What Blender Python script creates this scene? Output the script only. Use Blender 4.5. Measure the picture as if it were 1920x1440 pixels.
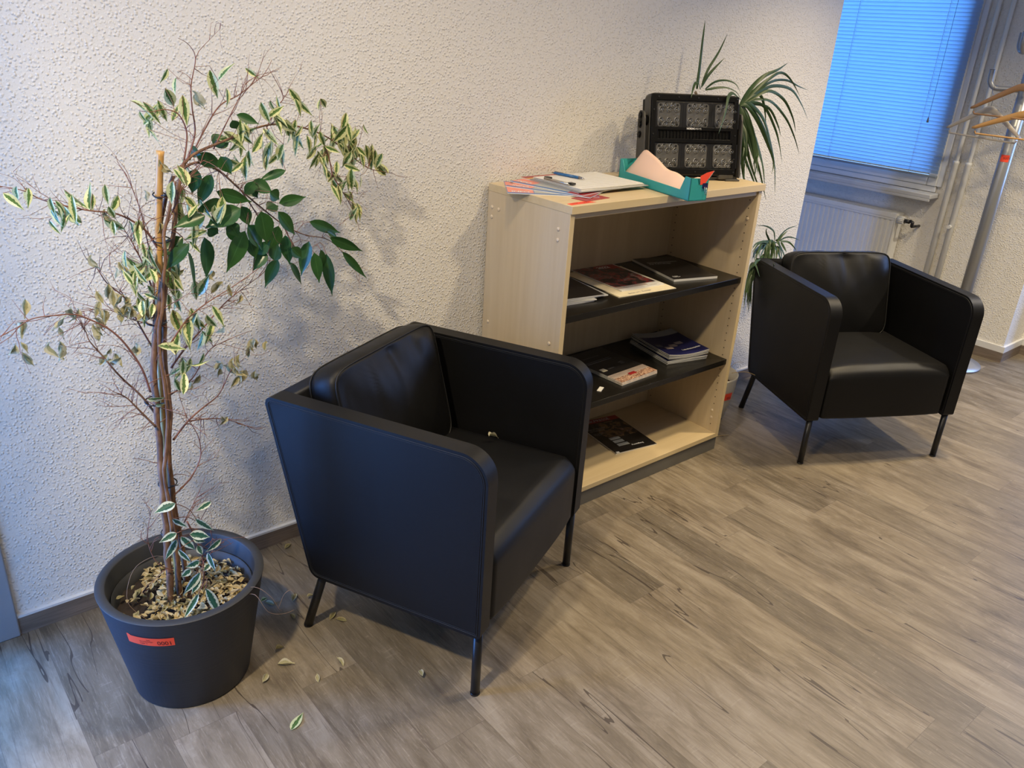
import bpy, bmesh, math, random
from mathutils import Vector, Matrix, noise
random.seed(11)
for o in list(bpy.data.objects): bpy.data.objects.remove(o)
SC = bpy.context.scene
COL = SC.collection
PI = math.pi

# ---------------------------------------------------------------- camera
cd = bpy.data.cameras.new('camera'); cam = bpy.data.objects.new('camera', cd); COL.objects.link(cam)
def rz(t): return Matrix(((math.cos(t), -math.sin(t), 0), (math.sin(t), math.cos(t), 0), (0, 0, 1)))
def rx(t): return Matrix(((1, 0, 0), (0, math.cos(t), -math.sin(t)), (0, math.sin(t), math.cos(t))))
R = rz(-0.7162) @ rx(1.1546) @ rz(0.0651)
cam.matrix_world = Matrix.Translation((-1.7443, -2.2034, 1.6356)) @ R.to_4x4()
cd.sensor_fit = 'HORIZONTAL'; cd.sensor_width = 36; cd.lens = 36 * 1527.1 / 1920
cd.clip_start = .02
SC.camera = cam
# ---------------------------------------------------------------- world, lights, exposure
w = bpy.data.worlds.new('world'); SC.world = w; w.use_nodes = True
bg = w.node_tree.nodes['Background']; bg.inputs[0].default_value = (1, .96, .90, 1); bg.inputs[1].default_value = .13
def area(name, loc, target, power, color, sx, sy=None, spread=180):
    l = bpy.data.lights.new(name, 'AREA'); o = bpy.data.objects.new(name, l); COL.objects.link(o)
    l.energy = power; l.color = color; l.shape = 'RECTANGLE' if sy else 'DISK'; l.size = sx
    if sy: l.size_y = sy
    l.spread = math.radians(spread)
    o.location = loc
    o.rotation_euler = (Vector(target) - Vector(loc)).to_track_quat('-Z', 'Y').to_euler()
    return o
WARM = (1.0, .79, .48)
area('ceiling_lamp_or_fill_light', (-.62, -.86, 2.46), (-.62, -.86, 0), 10, WARM, .13, None, 150)
area('ceiling_lamp_or_fill_light', (-2.09, -1.34, 2.46), (-2.09, -1.34, 0), 50, (1, .83, .56), .11, None, 160)
area('ceiling_lamp_or_fill_light', (1.70, -.95, 2.46), (1.70, -.95, 0), 21, WARM, .13, None, 120)
area('ceiling_lamp_or_fill_light', (2.75, -1.7, 2.46), (2.75, -1.7, 0), 32, (1, .86, .64), .13, None, 130)  # fill lamp added overhead to brighten the window wall
area('ceiling_lamp_or_fill_light', (.45, -1.28, 2.46), (.45, -1.28, 0), 15, WARM, .13, None, 150)
area('corridor_daylight', (-3.25, -.42, 1.15), (0, -.42, .9), 4, (.22, .45, 1.0), .8, 2.0)
area('armchair_daylight_fill', (-3.08, .34, .85), (-.75, -.6, .45), 115, (.10, .32, 1.0), .5, 1.7)  # added blue fill for the near armchair's side, placed to miss the back wall
area('glazed_door_daylight', (-2.15, .35, 1.1), (-2.15, -2, .2), 42, (.26, .52, 1.0), .95, 2.0)
area('window_daylight', (3.75, .45, 1.7), (0, .2, 1.2), 84, (.24, .54, 1.0), 1.9, 1.7)
area('far_window_daylight', (4.6, -1.9, 1.5), (3.5, -.6, .6), 60, (.25, .45, 1.0), .8, 1.6)
SC.view_settings.view_transform = 'Standard'; SC.view_settings.look = 'None'
SC.view_settings.exposure = -0.08; SC.view_settings.gamma = 1; SC.view_settings.use_curve_mapping = False

# ---------------------------------------------------------------- materials
class NT:
    def __init__(s, name):
        s.m = bpy.data.materials.new(name); s.m.use_nodes = True
        s.t = s.m.node_tree; s.b = s.t.nodes['Principled BSDF']; s.out = s.t.nodes['Material Output']
    def n(s, typ, **k):
        x = s.t.nodes.new(typ)
        for a, v in k.items():
            if a.startswith('i_'):
                key = a[2:]; x.inputs[int(key) if key.isdigit() else key.replace('_', ' ')].default_value = v
            else: setattr(x, a, v)
        return x
    def l(s, a, b): s.t.links.new(a, b)
    def math(s, op, a, b=None, c=None):
        x = s.n('ShaderNodeMath', operation=op)
        for i, v in enumerate((a, b, c)):
            if v is None: continue
            if hasattr(v, 'links'): s.l(v, x.inputs[i])
            else: x.inputs[i].default_value = v
        return x.outputs[0]
    def mix(s, f, a, b, blend='MIX'):
        x = s.n('ShaderNodeMix', data_type='RGBA', blend_type=blend)
        for i, v in ((0, f), (6, a), (7, b)):
            if hasattr(v, 'links'): s.l(v, x.inputs[i])
            else: x.inputs[i].default_value = v if i == 0 else (*v, 1)[:4]
        return x.outputs[2]
    def ramp(s, f, stops):
        x = s.n('ShaderNodeValToRGB'); e = x.color_ramp.elements
        while len(e) < len(stops): e.new(.5)
        for q, (p, c) in zip(e, stops): q.position = p; q.color = (*c, 1)[:4]
        s.l(f, x.inputs[0]); return x.outputs[0]
    def coord(s, kind='Object', scale=(1, 1, 1), rot=(0, 0, 0), loc=(0, 0, 0)):
        c = s.n('ShaderNodeTexCoord'); m = s.n('ShaderNodeMapping')
        m.inputs['Scale'].default_value = scale; m.inputs['Rotation'].default_value = rot; m.inputs['Location'].default_value = loc
        s.l(c.outputs[kind], m.inputs[0]); return m.outputs[0]
    def noise(s, vec, scale, detail=3, rough=.5, dist=0):
        x = s.n('ShaderNodeTexNoise'); x.inputs['Scale'].default_value = scale; x.inputs['Detail'].default_value = detail
        x.inputs['Roughness'].default_value = rough; x.inputs['Distortion'].default_value = dist
        s.l(vec, x.inputs['Vector']); return x.outputs[0]
    def bump(s, h, strength=.3, distance=.002):
        x = s.n('ShaderNodeBump'); x.inputs['Strength'].default_value = strength; x.inputs['Distance'].default_value = distance
        s.l(h, x.inputs['Height']); s.l(x.outputs[0], s.b.inputs['Normal']); return x
    def col(s, v):
        if hasattr(v, 'links'): s.l(v, s.b.inputs['Base Color'])
        else: s.b.inputs['Base Color'].default_value = (*v, 1)
    def set(s, **k):
        for a, v in k.items():
            i = s.b.inputs[a.replace('_', ' ')]
            if hasattr(v, 'links'): s.l(v, i)
            else: i.default_value = v

def plain(name, c, r=.5, metal=0, var=.06, scale=30, bump=0, bscale=200, **k):
    m = NT(name); v = m.coord(); f = m.noise(v, scale, 3)
    a = tuple(max(0, x * (1 - var)) for x in c); b = tuple(min(1, x * (1 + var)) for x in c)
    m.col(m.mix(f, a, b)); m.set(Roughness=r, Metallic=metal, **k)
    if bump: m.bump(m.noise(v, bscale, 2), bump, .0006)
    return m.m

def wall_mat(name, c):
    m = NT(name); v = m.coord()
    vo = m.n('ShaderNodeTexVoronoi', feature='SMOOTH_F1'); vo.inputs['Scale'].default_value = 125; vo.inputs['Smoothness'].default_value = .5
    wv = m.n('ShaderNodeVectorMath', operation='ADD'); nz = m.n('ShaderNodeTexNoise'); nz.inputs['Scale'].default_value = 60
    sc = m.n('ShaderNodeVectorMath', operation='SCALE'); sc.inputs['Scale'].default_value = .006
    m.l(v, nz.inputs['Vector']); m.l(nz.outputs['Color'], sc.inputs[0]); m.l(v, wv.inputs[0]); m.l(sc.outputs[0], wv.inputs[1])
    m.l(wv.outputs[0], vo.inputs['Vector'])
    g = m.math('SUBTRACT', .52, vo.outputs['Distance']); g = m.math('MAXIMUM', g, 0)
    mask = m.noise(v, 62, 3, .65); mask = m.math('SMOOTH_MIN', m.math('MAXIMUM', m.math('MULTIPLY', m.math('SUBTRACT', mask, .36), 6), 0), 1, .2)
    h = m.math('MULTIPLY', g, mask)
    h = m.math('ADD', h, m.math('MULTIPLY', m.noise(v, 260, 2), .12))
    m.bump(h, .9, .0055)
    m.col(m.mix(m.noise(v, 1.5, 2), tuple(x * .97 for x in c), c)); m.set(Roughness=.85)
    return m.m
WALL = wall_mat('woodchip_wallpaper', (.78, .755, .70))
CEIL = plain('ceiling_paint', (.8, .79, .77), .9)

def floor_mat():
    m = NT('vinyl_plank_floor'); g = m.n('ShaderNodeNewGeometry'); s = m.n('ShaderNodeSeparateXYZ'); m.l(g.outputs['Position'], s.inputs[0])
    X, Y = s.outputs[0], s.outputs[1]
    px = m.math('DIVIDE', m.math('ADD', X, 20 - .399), .1627); i = m.math('FLOOR', px); fx = m.math('FRACT', px)
    r1 = m.n('ShaderNodeTexWhiteNoise', noise_dimensions='1D'); m.l(i, r1.inputs['W'])
    py = m.math('DIVIDE', m.math('ADD', m.math('ADD', Y, 20), m.math('MULTIPLY', r1.outputs[0], 1.22)), 1.22)
    j = m.math('FLOOR', py); fy = m.math('FRACT', py)
    cb = m.n('ShaderNodeCombineXYZ'); m.l(i, cb.inputs[0]); m.l(j, cb.inputs[1])
    r2 = m.n('ShaderNodeTexWhiteNoise', noise_dimensions='3D'); m.l(cb.outputs[0], r2.inputs['Vector'])
    rs = m.n('ShaderNodeSeparateColor'); m.l(r2.outputs['Color'], rs.inputs[0])
    def vec(ax, ay, off=1.0):
        c = m.n('ShaderNodeCombineXYZ')
        m.l(m.math('MULTIPLY', X, ax), c.inputs[0]); m.l(m.math('MULTIPLY', Y, ay), c.inputs[1])
        m.l(m.math('MULTIPLY', rs.outputs[0], 37 * off), c.inputs[2]); return c.outputs[0]
    n1 = m.noise(vec(10, 2.4), 1.6, 7, .66, .5)
    n2 = m.noise(vec(60, 2.2), 1.8, 5, .7, .35)
    n3 = m.noise(vec(130, 9), 1.5, 5, .8, .3)
    saw = m.noise(vec(14, 120), 1.3, 2, .6, .3)
    base = m.ramp(n1, [(.32, (.098, .076, .050)), (.45, (.158, .127, .087)), (.55, (.208, .172, .124)), (.70, (.278, .238, .180))])
    base = m.mix(m.math('MULTIPLY', rs.outputs[1], .35), base, (.198, .165, .118))
    tone = m.math('ADD', m.math('MULTIPLY', rs.outputs[2], .5), .76)
    tc = m.n('ShaderNodeCombineXYZ'); [m.l(tone, tc.inputs[q]) for q in range(3)]
    base = m.mix(1.0, base, tc.outputs[0], 'MULTIPLY')
    st = m.math('MULTIPLY', m.math('MAXIMUM', m.math('SUBTRACT', n2, .53), 0), 3.6)
    base = m.mix(m.math('MINIMUM', st, .75), base, (.085, .060, .042))
    lt = m.math('MULTIPLY', m.math('MAXIMUM', m.math('SUBTRACT', n3, .53), 0), 4)
    base = m.mix(m.math('MINIMUM', lt, .5), base, (.33, .285, .215))
    sw = m.math('MULTIPLY', m.math('MAXIMUM', m.math('SUBTRACT', saw, .58), 0), m.math('MULTIPLY', m.math('GREATER_THAN', n1, .55), 2.2))
    base = m.mix(m.math('MINIMUM', sw, .45), base, (.38, .33, .26))
    # long cracks: thin contour lines of a stretched noise, only on some planks
    cn = m.noise(vec(7.5, .55, 2.0), 1.2, 3, .5, .25)
    line = m.math('LESS_THAN', m.math('ABSOLUTE', m.math('SUBTRACT', cn, .5)), .0034)
    line = m.math('MULTIPLY', line, m.math('GREATER_THAN', m.noise(vec(1.6, .8, 3.0), 1.4, 1), .53))
    base = m.mix(m.math('MULTIPLY', line, .8), base, (.045, .032, .024))
    # knots
    vo = m.n('ShaderNodeTexVoronoi'); vo.inputs['Scale'].default_value = 1.0; m.l(vec(5.2, 2.0, 4.0), vo.inputs['Vector'])
    kd = m.math('ADD', vo.outputs['Distance'], m.math('MULTIPLY', m.noise(vec(40, 25), 1, 2), .045))
    kn = m.math('SUBTRACT', 1, m.math('SMOOTH_MIN', m.math('MULTIPLY', kd, 13), 1, .15)); kn = m.math('MAXIMUM', kn, 0)
    base = m.mix(m.math('MINIMUM', m.math('MULTIPLY', kn, 1.2), .6), base, (.085, .058, .04))
    ex = m.math('MINIMUM', fx, m.math('SUBTRACT', 1, fx)); ey = m.math('MULTIPLY', m.math('MINIMUM', fy, m.math('SUBTRACT', 1, fy)), 7.5)
    seam = m.math('LESS_THAN', m.math('MINIMUM', ex, ey), .0055)
    base = m.mix(m.math('MULTIPLY', seam, .5), base, (.10, .075, .055))
    m.col(base)
    m.set(Roughness=m.math('ADD', m.math('MULTIPLY', n2, .2), .34))
    h = m.math('SUBTRACT', m.math('MULTIPLY', n2, .6), m.math('MULTIPLY', seam, 1.0)); h = m.math('SUBTRACT', h, m.math('MULTIPLY', line, .8))
    m.bump(h, .25, .0012)
    return m.m
FLOOR = floor_mat()
SKIRT = None
def skirt_mat():
    m = NT('dark_wood_baseboard'); v = m.coord(scale=(2, 2, 40)); n = m.noise(v, 3, 5, .6)
    m.col(m.ramp(n, [(.3, (.13, .10, .078)), (.7, (.24, .19, .15))])); m.set(Roughness=.5); return m.m
SKIRT = skirt_mat()
WHITE = plain('white_lacquer', (.74, .74, .73), .35, var=.02)
PVC = plain('white_pvc', (.70, .72, .74), .3, var=.02)
SILLM = plain('grey_sill_stone', (.55, .56, .57), .4, var=.05)
GREYMETAL = plain('grey_painted_metal', (.30, .31, .33), .45, var=.05)
STANDM = plain('silver_lacquered_steel', (.36, .37, .38), .35, metal=.55, var=.04)

def leather_mat():
    m = NT('black_leather'); v = m.coord()
    vo = m.n('ShaderNodeTexVoronoi'); vo.inputs['Scale'].default_value = 620; m.l(v, vo.inputs['Vector'])
    h = m.math('ADD', vo.outputs['Distance'], m.math('MULTIPLY', m.noise(v, 7, 3), 2.2))
    m.bump(h, .10, .0015)
    m.col(m.mix(m.noise(v, 4, 3), (.0035, .0035, .004), (.006, .006, .0065)))
    m.set(Roughness=m.math('ADD', m.math('MULTIPLY', m.noise(v, 9, 3), .10), .44), Specular_IOR_Level=.30)
    return m.m
LEATHER = leather_mat()
SEAM = plain('black_thread', (.004, .004, .004), .6)
BLKMETAL = plain('black_powder_coat', (.008, .008, .009), .38, bump=.05)

def maple_mat(name, c1, c2, axis='z', rough=.42):
    m = NT(name); sc = {'z': (26, 26, 1.3), 'x': (1.3, 26, 26)}[axis]
    v = m.coord(scale=sc); n = m.noise(v, 1, 5, .55, .8); n2 = m.noise(m.coord(scale=tuple(q * 3 for q in sc)), 1, 3, .6)
    f = m.math('ADD', m.math('MULTIPLY', n, .75), m.math('MULTIPLY', n2, .25))
    m.col(m.ramp(f, [(.3, c1), (.7, c2)])); m.set(Roughness=rough); return m.m
MAPLE = maple_mat('maple_veneer', (.56, .44, .275), (.64, .52, .345))
MAPLEX = maple_mat('maple_veneer_long', (.58, .45, .255), (.66, .53, .33), 'x')
EDGE = plain('maple_edge_band', (.66, .53, .31), .4, var=.03)
SHELFBLK = maple_mat('black_stained_shelf', (.006, .0056, .005), (.012, .011, .0095), 'x', .26)
SHELFBLK.node_tree.nodes['Principled BSDF'].inputs['Specular IOR Level'].default_value = .3
HOLE = plain('drilled_hole', (.03, .02, .012), .8)
CAP = plain('cream_screw_cap', (.70, .58, .42), .35, var=.02)
PLINTH = plain('grey_plinth', (.135, .13, .12), .5)
ORANGE = plain('fluorescent_orange_label', (.95, .085, .035), .5, var=.02)
INK = plain('label_ink', (.12, .01, .006), .6)
WHINK = plain('white_print', (.75, .75, .75), .5, var=.01)
GRINK = plain('grey_print', (.28, .27, .27), .5)
POTM = NT('anthracite_ribbed_plastic'); _v = POTM.coord(scale=(3, 3, 300)); POTM.bump(POTM.noise(_v, 1, 3, .6), .5, .0012)
POTM.col(POTM.mix(POTM.noise(_v, 1), (.014, .020, .032), (.020, .027, .042))); POTM.set(Roughness=.5); POTM = POTM.m
RIMM = plain('anthracite_plastic', (.026, .027, .029), .55, bump=.1)
SOIL = plain('potting_soil', (.022, .014, .010), .95, var=.6, scale=60, bump=1, bscale=90)
BARK = NT('ficus_bark'); _v = BARK.coord(scale=(40, 40, 14)); _n = BARK.noise(_v, 1.5, 5, .65)
BARK.col(BARK.ramp(_n, [(.3, (.085, .042, .022)), (.55, (.20, .105, .058)), (.75, (.31, .19, .11))])); BARK.set(Roughness=.75); BARK.bump(_n, .5, .003); BARK = BARK.m
TWIG = plain('reddish_twig', (.20, .085, .055), .65, var=.3)
BAMBOO = plain('bamboo_cane', (.52, .29, .085), .4, var=.25, scale=25)
TIE = plain('black_plant_tie', (.01, .012, .018), .5)

def leaf_mat(name, mid, edge, thr, rough=.35, trans=.25):
    """u runs across the leaf, v along it: coloured centre, paler margin with a ragged border"""
    m = NT(name); uv = m.n('ShaderNodeUVMap'); s = m.n('ShaderNodeSeparateXYZ'); m.l(uv.outputs[0], s.inputs[0])
    d = m.math('ABSOLUTE', m.math('SUBTRACT', s.outputs[0], .5))
    n = m.noise(m.coord(), 210, 2, .6)
    dd = m.math('ADD', d, m.math('MULTIPLY', m.math('SUBTRACT', n, .5), .42))
    f = m.math('GREATER_THAN', dd, thr)
    mc = m.mix(m.noise(m.coord(), 45, 2), tuple(x * .65 for x in mid), tuple(x * 1.35 for x in mid))
    rib = m.math('LESS_THAN', d, .022)
    c = m.mix(f, mc, edge); c = m.mix(m.math('MULTIPLY', rib, .35), c, tuple(min(1, x * 2 + .03) for x in mid))
    m.col(c); m.set(Roughness=rough)
    tr = m.n('ShaderNodeBsdfTranslucent'); m.l(c, tr.inputs[0]); mx = m.n('ShaderNodeMixShader'); mx.inputs[0].default_value = trans
    m.l(m.b.outputs[0], mx.inputs[1]); m.l(tr.outputs[0], mx.inputs[2]); m.l(mx.outputs[0], m.out.inputs[0])
    return m.m
LEAF_DARK = leaf_mat('dark_green_leaf', (.026, .085, .020), (.02, .065, .018), .9, .30, .2)
LEAF_VARI = leaf_mat('cream_edged_leaf', (.085, .165, .038), (.66, .67, .33), .20)
LEAF_COOL = leaf_mat('white_edged_leaf', (.035, .12, .075), (.66, .74, .62), .27)
LEAF_DRY = leaf_mat('withered_leaf', (.26, .235, .10), (.46, .40, .22), .25, .7)
LEAF_TAN = leaf_mat('dry_tan_leaf', (.47, .36, .17), (.60, .50, .28), .3, .7)
BLADE = leaf_mat('dracaena_blade', (.035, .075, .022), (.05, .09, .03), .8, .5, .15)

# ---------------------------------------------------------------- mesh helpers
class MB:
    def __init__(s): s.bm = bmesh.new(); s.uv = s.bm.loops.layers.uv.new('UVMap'); s.mi = 0
    def face(s, vs, smooth=False):
        try: f = s.bm.faces.new(vs)
        except ValueError: return None
        f.material_index = s.mi; f.smooth = smooth; return f
    def box(s, c, d, rotz=0, bev=0, M=None):
        """c centre, d full dimensions"""
        vs = []
        rm = Matrix.Rotation(rotz, 4, 'Z')
        for x in (-1, 1):
            for y in (-1, 1):
                for z in (-1, 1):
                    v = rm @ Vector((x * d[0] / 2, y * d[1] / 2, z * d[2] / 2)) + Vector(c)
                    vs.append(s.bm.verts.new(M @ v if M else v))
        fs = [s.face([vs[i] for i in q]) for q in ((0, 1, 3, 2), (4, 6, 7, 5), (0, 4, 5, 1), (2, 3, 7, 6), (0, 2, 6, 4), (1, 5, 7, 3))]
        if bev:
            es = list({e for f in fs for e in f.edges})
            r = bmesh.ops.bevel(s.bm, geom=es, offset=bev, segments=2, affect='EDGES', profile=.5, clamp_overlap=True)
            for f in r['faces']: f.material_index = s.mi; f.smooth = True
        return s
    def bb(s, x0, x1, y0, y1, z0, z1, bev=0, M=None):
        return s.box(((x0 + x1) / 2, (y0 + y1) / 2, (z0 + z1) / 2), (abs(x1 - x0), abs(y1 - y0), abs(z1 - z0)), 0, bev, M)
    def tube(s, pts, r, seg=8, cap=True, r1=None):
        pts = [Vector(p) for p in pts]; n = len(pts); rings = []
        up = None
        for i, p in enumerate(pts):
            t = (pts[min(i + 1, n - 1)] - pts[max(i - 1, 0)])
            if t.length < 1e-9: t = Vector((0, 0, 1))
            t.normalize()
            if up is None:
                up = t.orthogonal().normalized()
            else:
                up = (up - t * up.dot(t))
                up = up.normalized() if up.length > 1e-6 else t.orthogonal().normalized()
            b = t.cross(up)
            rr = r[i] if isinstance(r, (list, tuple)) else (r if r1 is None else r + (r1 - r) * i / max(1, n - 1))
            rings.append([s.bm.verts.new(p + (up * math.cos(a) + b * math.sin(a)) * rr) for a in [2 * PI * k / seg for k in range(seg)]])
        for a, b in zip(rings, rings[1:]):
            for k in range(seg): s.face([a[k], a[(k + 1) % seg], b[(k + 1) % seg], b[k]], True)
        if cap: s.face(rings[0][::-1]); s.face(rings[-1])
        return s
    def lathe(s, prof, c=(0, 0, 0), seg=48, close=False, smooth=True):
        rings = []
        for r, z in prof:
            rings.append([s.bm.verts.new((c[0] + r * math.cos(2 * PI * k / seg), c[1] + r * math.sin(2 * PI * k / seg), c[2] + z)) for k in range(seg)])
        for a, b in zip(rings, rings[1:]):
            for k in range(seg): s.face([a[k], a[(k + 1) % seg], b[(k + 1) % seg], b[k]], smooth)
        if close: s.face(rings[0][::-1]); s.face(rings[-1])
        return s
    def prism(s, poly, ax, a0, a1, bev=0, seg=3, smooth_side=True):
        """poly: 2D outline in the plane normal to axis ax (0:x ->(y,z), 1:y ->(x,z), 2:z ->(x,y))"""
        def P(p, a):
            return {0: (a, p[0], p[1]), 1: (p[0], a, p[1]), 2: (p[0], p[1], a)}[ax]
        A = [s.bm.verts.new(P(p, a0)) for p in poly]; B = [s.bm.verts.new(P(p, a1)) for p in poly]
        n = len(poly)
        for k in range(n): s.face([A[k], A[(k + 1) % n], B[(k + 1) % n], B[k]], smooth_side)
        f1 = s.face(A[::-1]); f2 = s.face(B)
        if bev:
            es = list(set(f1.edges) | set(f2.edges))
            r = bmesh.ops.bevel(s.bm, geom=es, offset=bev, segments=seg, affect='EDGES', profile=.5, clamp_overlap=True)
            for f in r['faces']: f.material_index = s.mi; f.smooth = True
        return s
    def grid(s, P, nu, nv, smooth=True, uv=None):
        V = [[s.bm.verts.new(P(i / nu, j / nv)) for j in range(nv + 1)] for i in range(nu + 1)]
        for i in range(nu):
            for j in range(nv):
                f = s.face([V[i][j], V[i + 1][j], V[i + 1][j + 1], V[i][j + 1]], smooth)
                if f and uv:
                    for lp, (a, b) in zip(f.loops, ((i, j), (i + 1, j), (i + 1, j + 1), (i, j + 1))): lp[s.uv].uv = (a / nu, b / nv)
        return s
    def leaf(s, A, B, wdt, curl=.12, fold=.18, face=None, twist=0, nv=6, wave=0):
        """pointed leaf from base A to tip B"""
        A = Vector(A); B = Vector(B); d = B - A; L = d.length
        if L < 1e-4: return s
        t = d / L
        nrm = Vector(face) if face else Vector((random.uniform(-1, 1), -1, random.uniform(-.2, 1)))
        nrm = nrm - t * nrm.dot(t)
        nrm = nrm.normalized() if nrm.length > 1e-4 else t.orthogonal()
        nrm = Matrix.Rotation(twist, 3, t) @ nrm
        side = t.cross(nrm)
        V = []
        for j in range(nv + 1):
            v = j / nv
            ww = wdt / 2 * (math.sin(PI * min(1, v * 1.08) ** .8) ** .85 if v < .92 else .10 * (1 - v) / .08 + .02) if 0 < v < 1 else wdt * .015
            row = []
            for i in range(5):
                u = i / 4 * 2 - 1
                off = nrm * (-curl * L * (v - .0) ** 2 + abs(u) * ww * 2 * fold + (wave * L * math.sin(v * 9 + u * 2) if wave else 0))
                row.append(s.bm.verts.new(A + d * v + side * (u * ww) + off))
            V.append(row)
        for j in range(nv):
            for i in range(4):
                f = s.face([V[j][i], V[j][i + 1], V[j + 1][i + 1], V[j + 1][i]], True)
                if f:
                    for lp, (a, b) in zip(f.loops, ((i, j), (i + 1, j), (i + 1, j + 1), (i, j + 1))): lp[s.uv].uv = (a / 4, b / nv)
        return s
    def build(s, name, mats, parent=None, loc=None, rotz=0):
        if not isinstance(mats, (list, tuple)): mats = [mats]
        bmesh.ops.recalc_face_normals(s.bm, faces=[f for f in s.bm.faces]) if not getattr(s, 'norecalc', False) else None
        me = bpy.data.meshes.new(name); s.bm.to_mesh(me); s.bm.free()
        for m in mats: me.materials.append(m)
        o = bpy.data.objects.new(name, me); COL.objects.link(o)
        if parent: o.parent = parent
        if loc: o.location = loc
        o.rotation_euler = (0, 0, rotz)
        return o

def tag(o, label=None, cat=None, group=None, kind=None):
    if label: o['label'] = label
    if cat: o['category'] = cat
    if group: o['group'] = group
    if kind: o['kind'] = kind
    return o
def thing(name, label, cat, loc=(0, 0, 0), rotz=0, group=None):
    o = bpy.data.objects.new(name, None); COL.objects.link(o); o.empty_display_size = .05
    o.location = loc; o.rotation_euler = (0, 0, rotz); return tag(o, label, cat, group)
def struct(o): o['kind'] = 'structure'; return o
def rounded(pts, rad, seg=5):
    """round the corners of a 2D outline; rad per corner"""
    out = []; n = len(pts)
    for i, p in enumerate(pts):
        r = rad[i] if isinstance(rad, (list, tuple)) else rad
        p = Vector(p); a = Vector(pts[i - 1]) - p; b = Vector(pts[(i + 1) % n]) - p
        if r <= 0: out.append(tuple(p)); continue
        a.normalize(); b.normalize(); ang = a.angle(b); d = r / math.tan(ang / 2)
        c = p + (a + b).normalized() * (r / math.sin(ang / 2))
        s0 = p + a * d - c; s1 = p + b * d - c; tot = s0.angle_signed(s1)
        for k in range(seg + 1):
            t = -tot * k / seg; v = Vector((s0.x * math.cos(t) - s0.y * math.sin(t), s0.x * math.sin(t) + s0.y * math.cos(t)))
            out.append(tuple(c + v))
    return out
def text_mesh(body, size, extrude=0.0, align='LEFT', bold=0.0):
    cu = bpy.data.curves.new('lettering', 'FONT'); cu.body = body; cu.size = size; cu.extrude = extrude; cu.align_x = align; cu.offset = bold
    cu.resolution_u = 3
    o = bpy.data.objects.new('lettering', cu); COL.objects.link(o)
    dg = bpy.context.evaluated_depsgraph_get(); me = bpy.data.meshes.new_from_object(o.evaluated_get(dg))
    bpy.data.objects.remove(o); return me
def lettering(body, size, M, mat, parent=None, name='lettering', align='LEFT', bold=0.0, fn=None):
    me = text_mesh(body, size, 0.0, align, bold)
    me.materials.clear(); me.materials.append(mat)
    for v in me.vertices: v.co = fn(v.co) if fn else M @ v.co
    o = bpy.data.objects.new(name, me); COL.objects.link(o)
    if parent: o.parent = parent
    return o
def copy_tree(o, parent=None):
    c = o.copy(); COL.objects.link(c); c.parent = parent
    for ch in list(o.children): copy_tree(ch, c)
    return c

# ================================================================ the room
H_CEIL = 2.5
XW = 3.334          # plane of the window wall
m = MB(); m.bb(-4.2, 6.2, -6.2, 2.0, -.06, 0); struct(m.build('floor', FLOOR))
m = MB(); m.bb(-4.2, 6.2, -4.4, 2.0, H_CEIL, H_CEIL + .1); struct(m.build('ceiling', CEIL))
m = MB(); m.bb(-1.64, 2.024, 0, .24, 0, H_CEIL); struct(m.build('wall_back', WALL))
m = MB(); m.bb(2.024, XW + .3, 1.6, 1.8, 0, H_CEIL); struct(m.build('wall_niche', WALL))
# window wall with its opening
WY0, WY1, WZ0, WZ1 = -.06, 1.20, .87, 2.16
m = MB()
m.bb(XW, XW + .28, -.68, WY0, 0, H_CEIL); m.bb(XW, XW + .28, WY1, 1.6, 0, H_CEIL)
m.bb(XW, XW + .28, WY0, WY1, 0, WZ0); m.bb(XW, XW + .28, WY0, WY1, WZ1, H_CEIL)
struct(m.build('wall_right', WALL))
m = MB(); m.bb(XW + .28, 3.60, -.68, -.44, 0, H_CEIL); m.bb(3.60, 3.85, -.9, -.44, 0, H_CEIL)
m.bb(3.85, 6.2, -.9, -.7, 0, H_CEIL); struct(m.build('wall_corner', WALL))
# unseen wall stub added to block the left lamp, then the corridor end
m = MB(); m.bb(-3.4, -1.925, -1.0, -.90, 0, H_CEIL); struct(m.build('wall_lamp_blocker', WALL))
m = MB(); m.bb(-3.6, -3.4, -1.0, .5, 0, H_CEIL); struct(m.build('wall_corridor', WALL))
# metal frame of the glazed door at the left end of the back wall
m = MB(); m.bb(-1.75, -1.585, -.018, .26, 0, 2.12, .004); m.bb(-1.78, -1.70, -.028, .02, 0, 2.10, .004)
struct(m.build('door_1', GREYMETAL))
# baseboards: dark wood strip with a thin white cap
def baseboard(name, boxes, white_h=.007, h=.055):
    m = MB()
    for i, (x0, x1, y0, y1) in enumerate(boxes):
        m.mi = 0; m.bb(x0, x1, y0, y1, 0, h); m.mi = 1; m.bb(x0, x1, y0, y1, h, h + white_h)
    o = m.build(name, [SKIRT, WHITE]); return struct(o)
baseboard('baseboard_back', [(-1.585, 2.036, -.012, 0)])
baseboard('baseboard_right', [(XW - .014, XW, -.694, 1.6), (XW, 3.60, -.694, -.68), (3.586, 3.5995, -.9, -.6945)], .036, .058)

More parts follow.
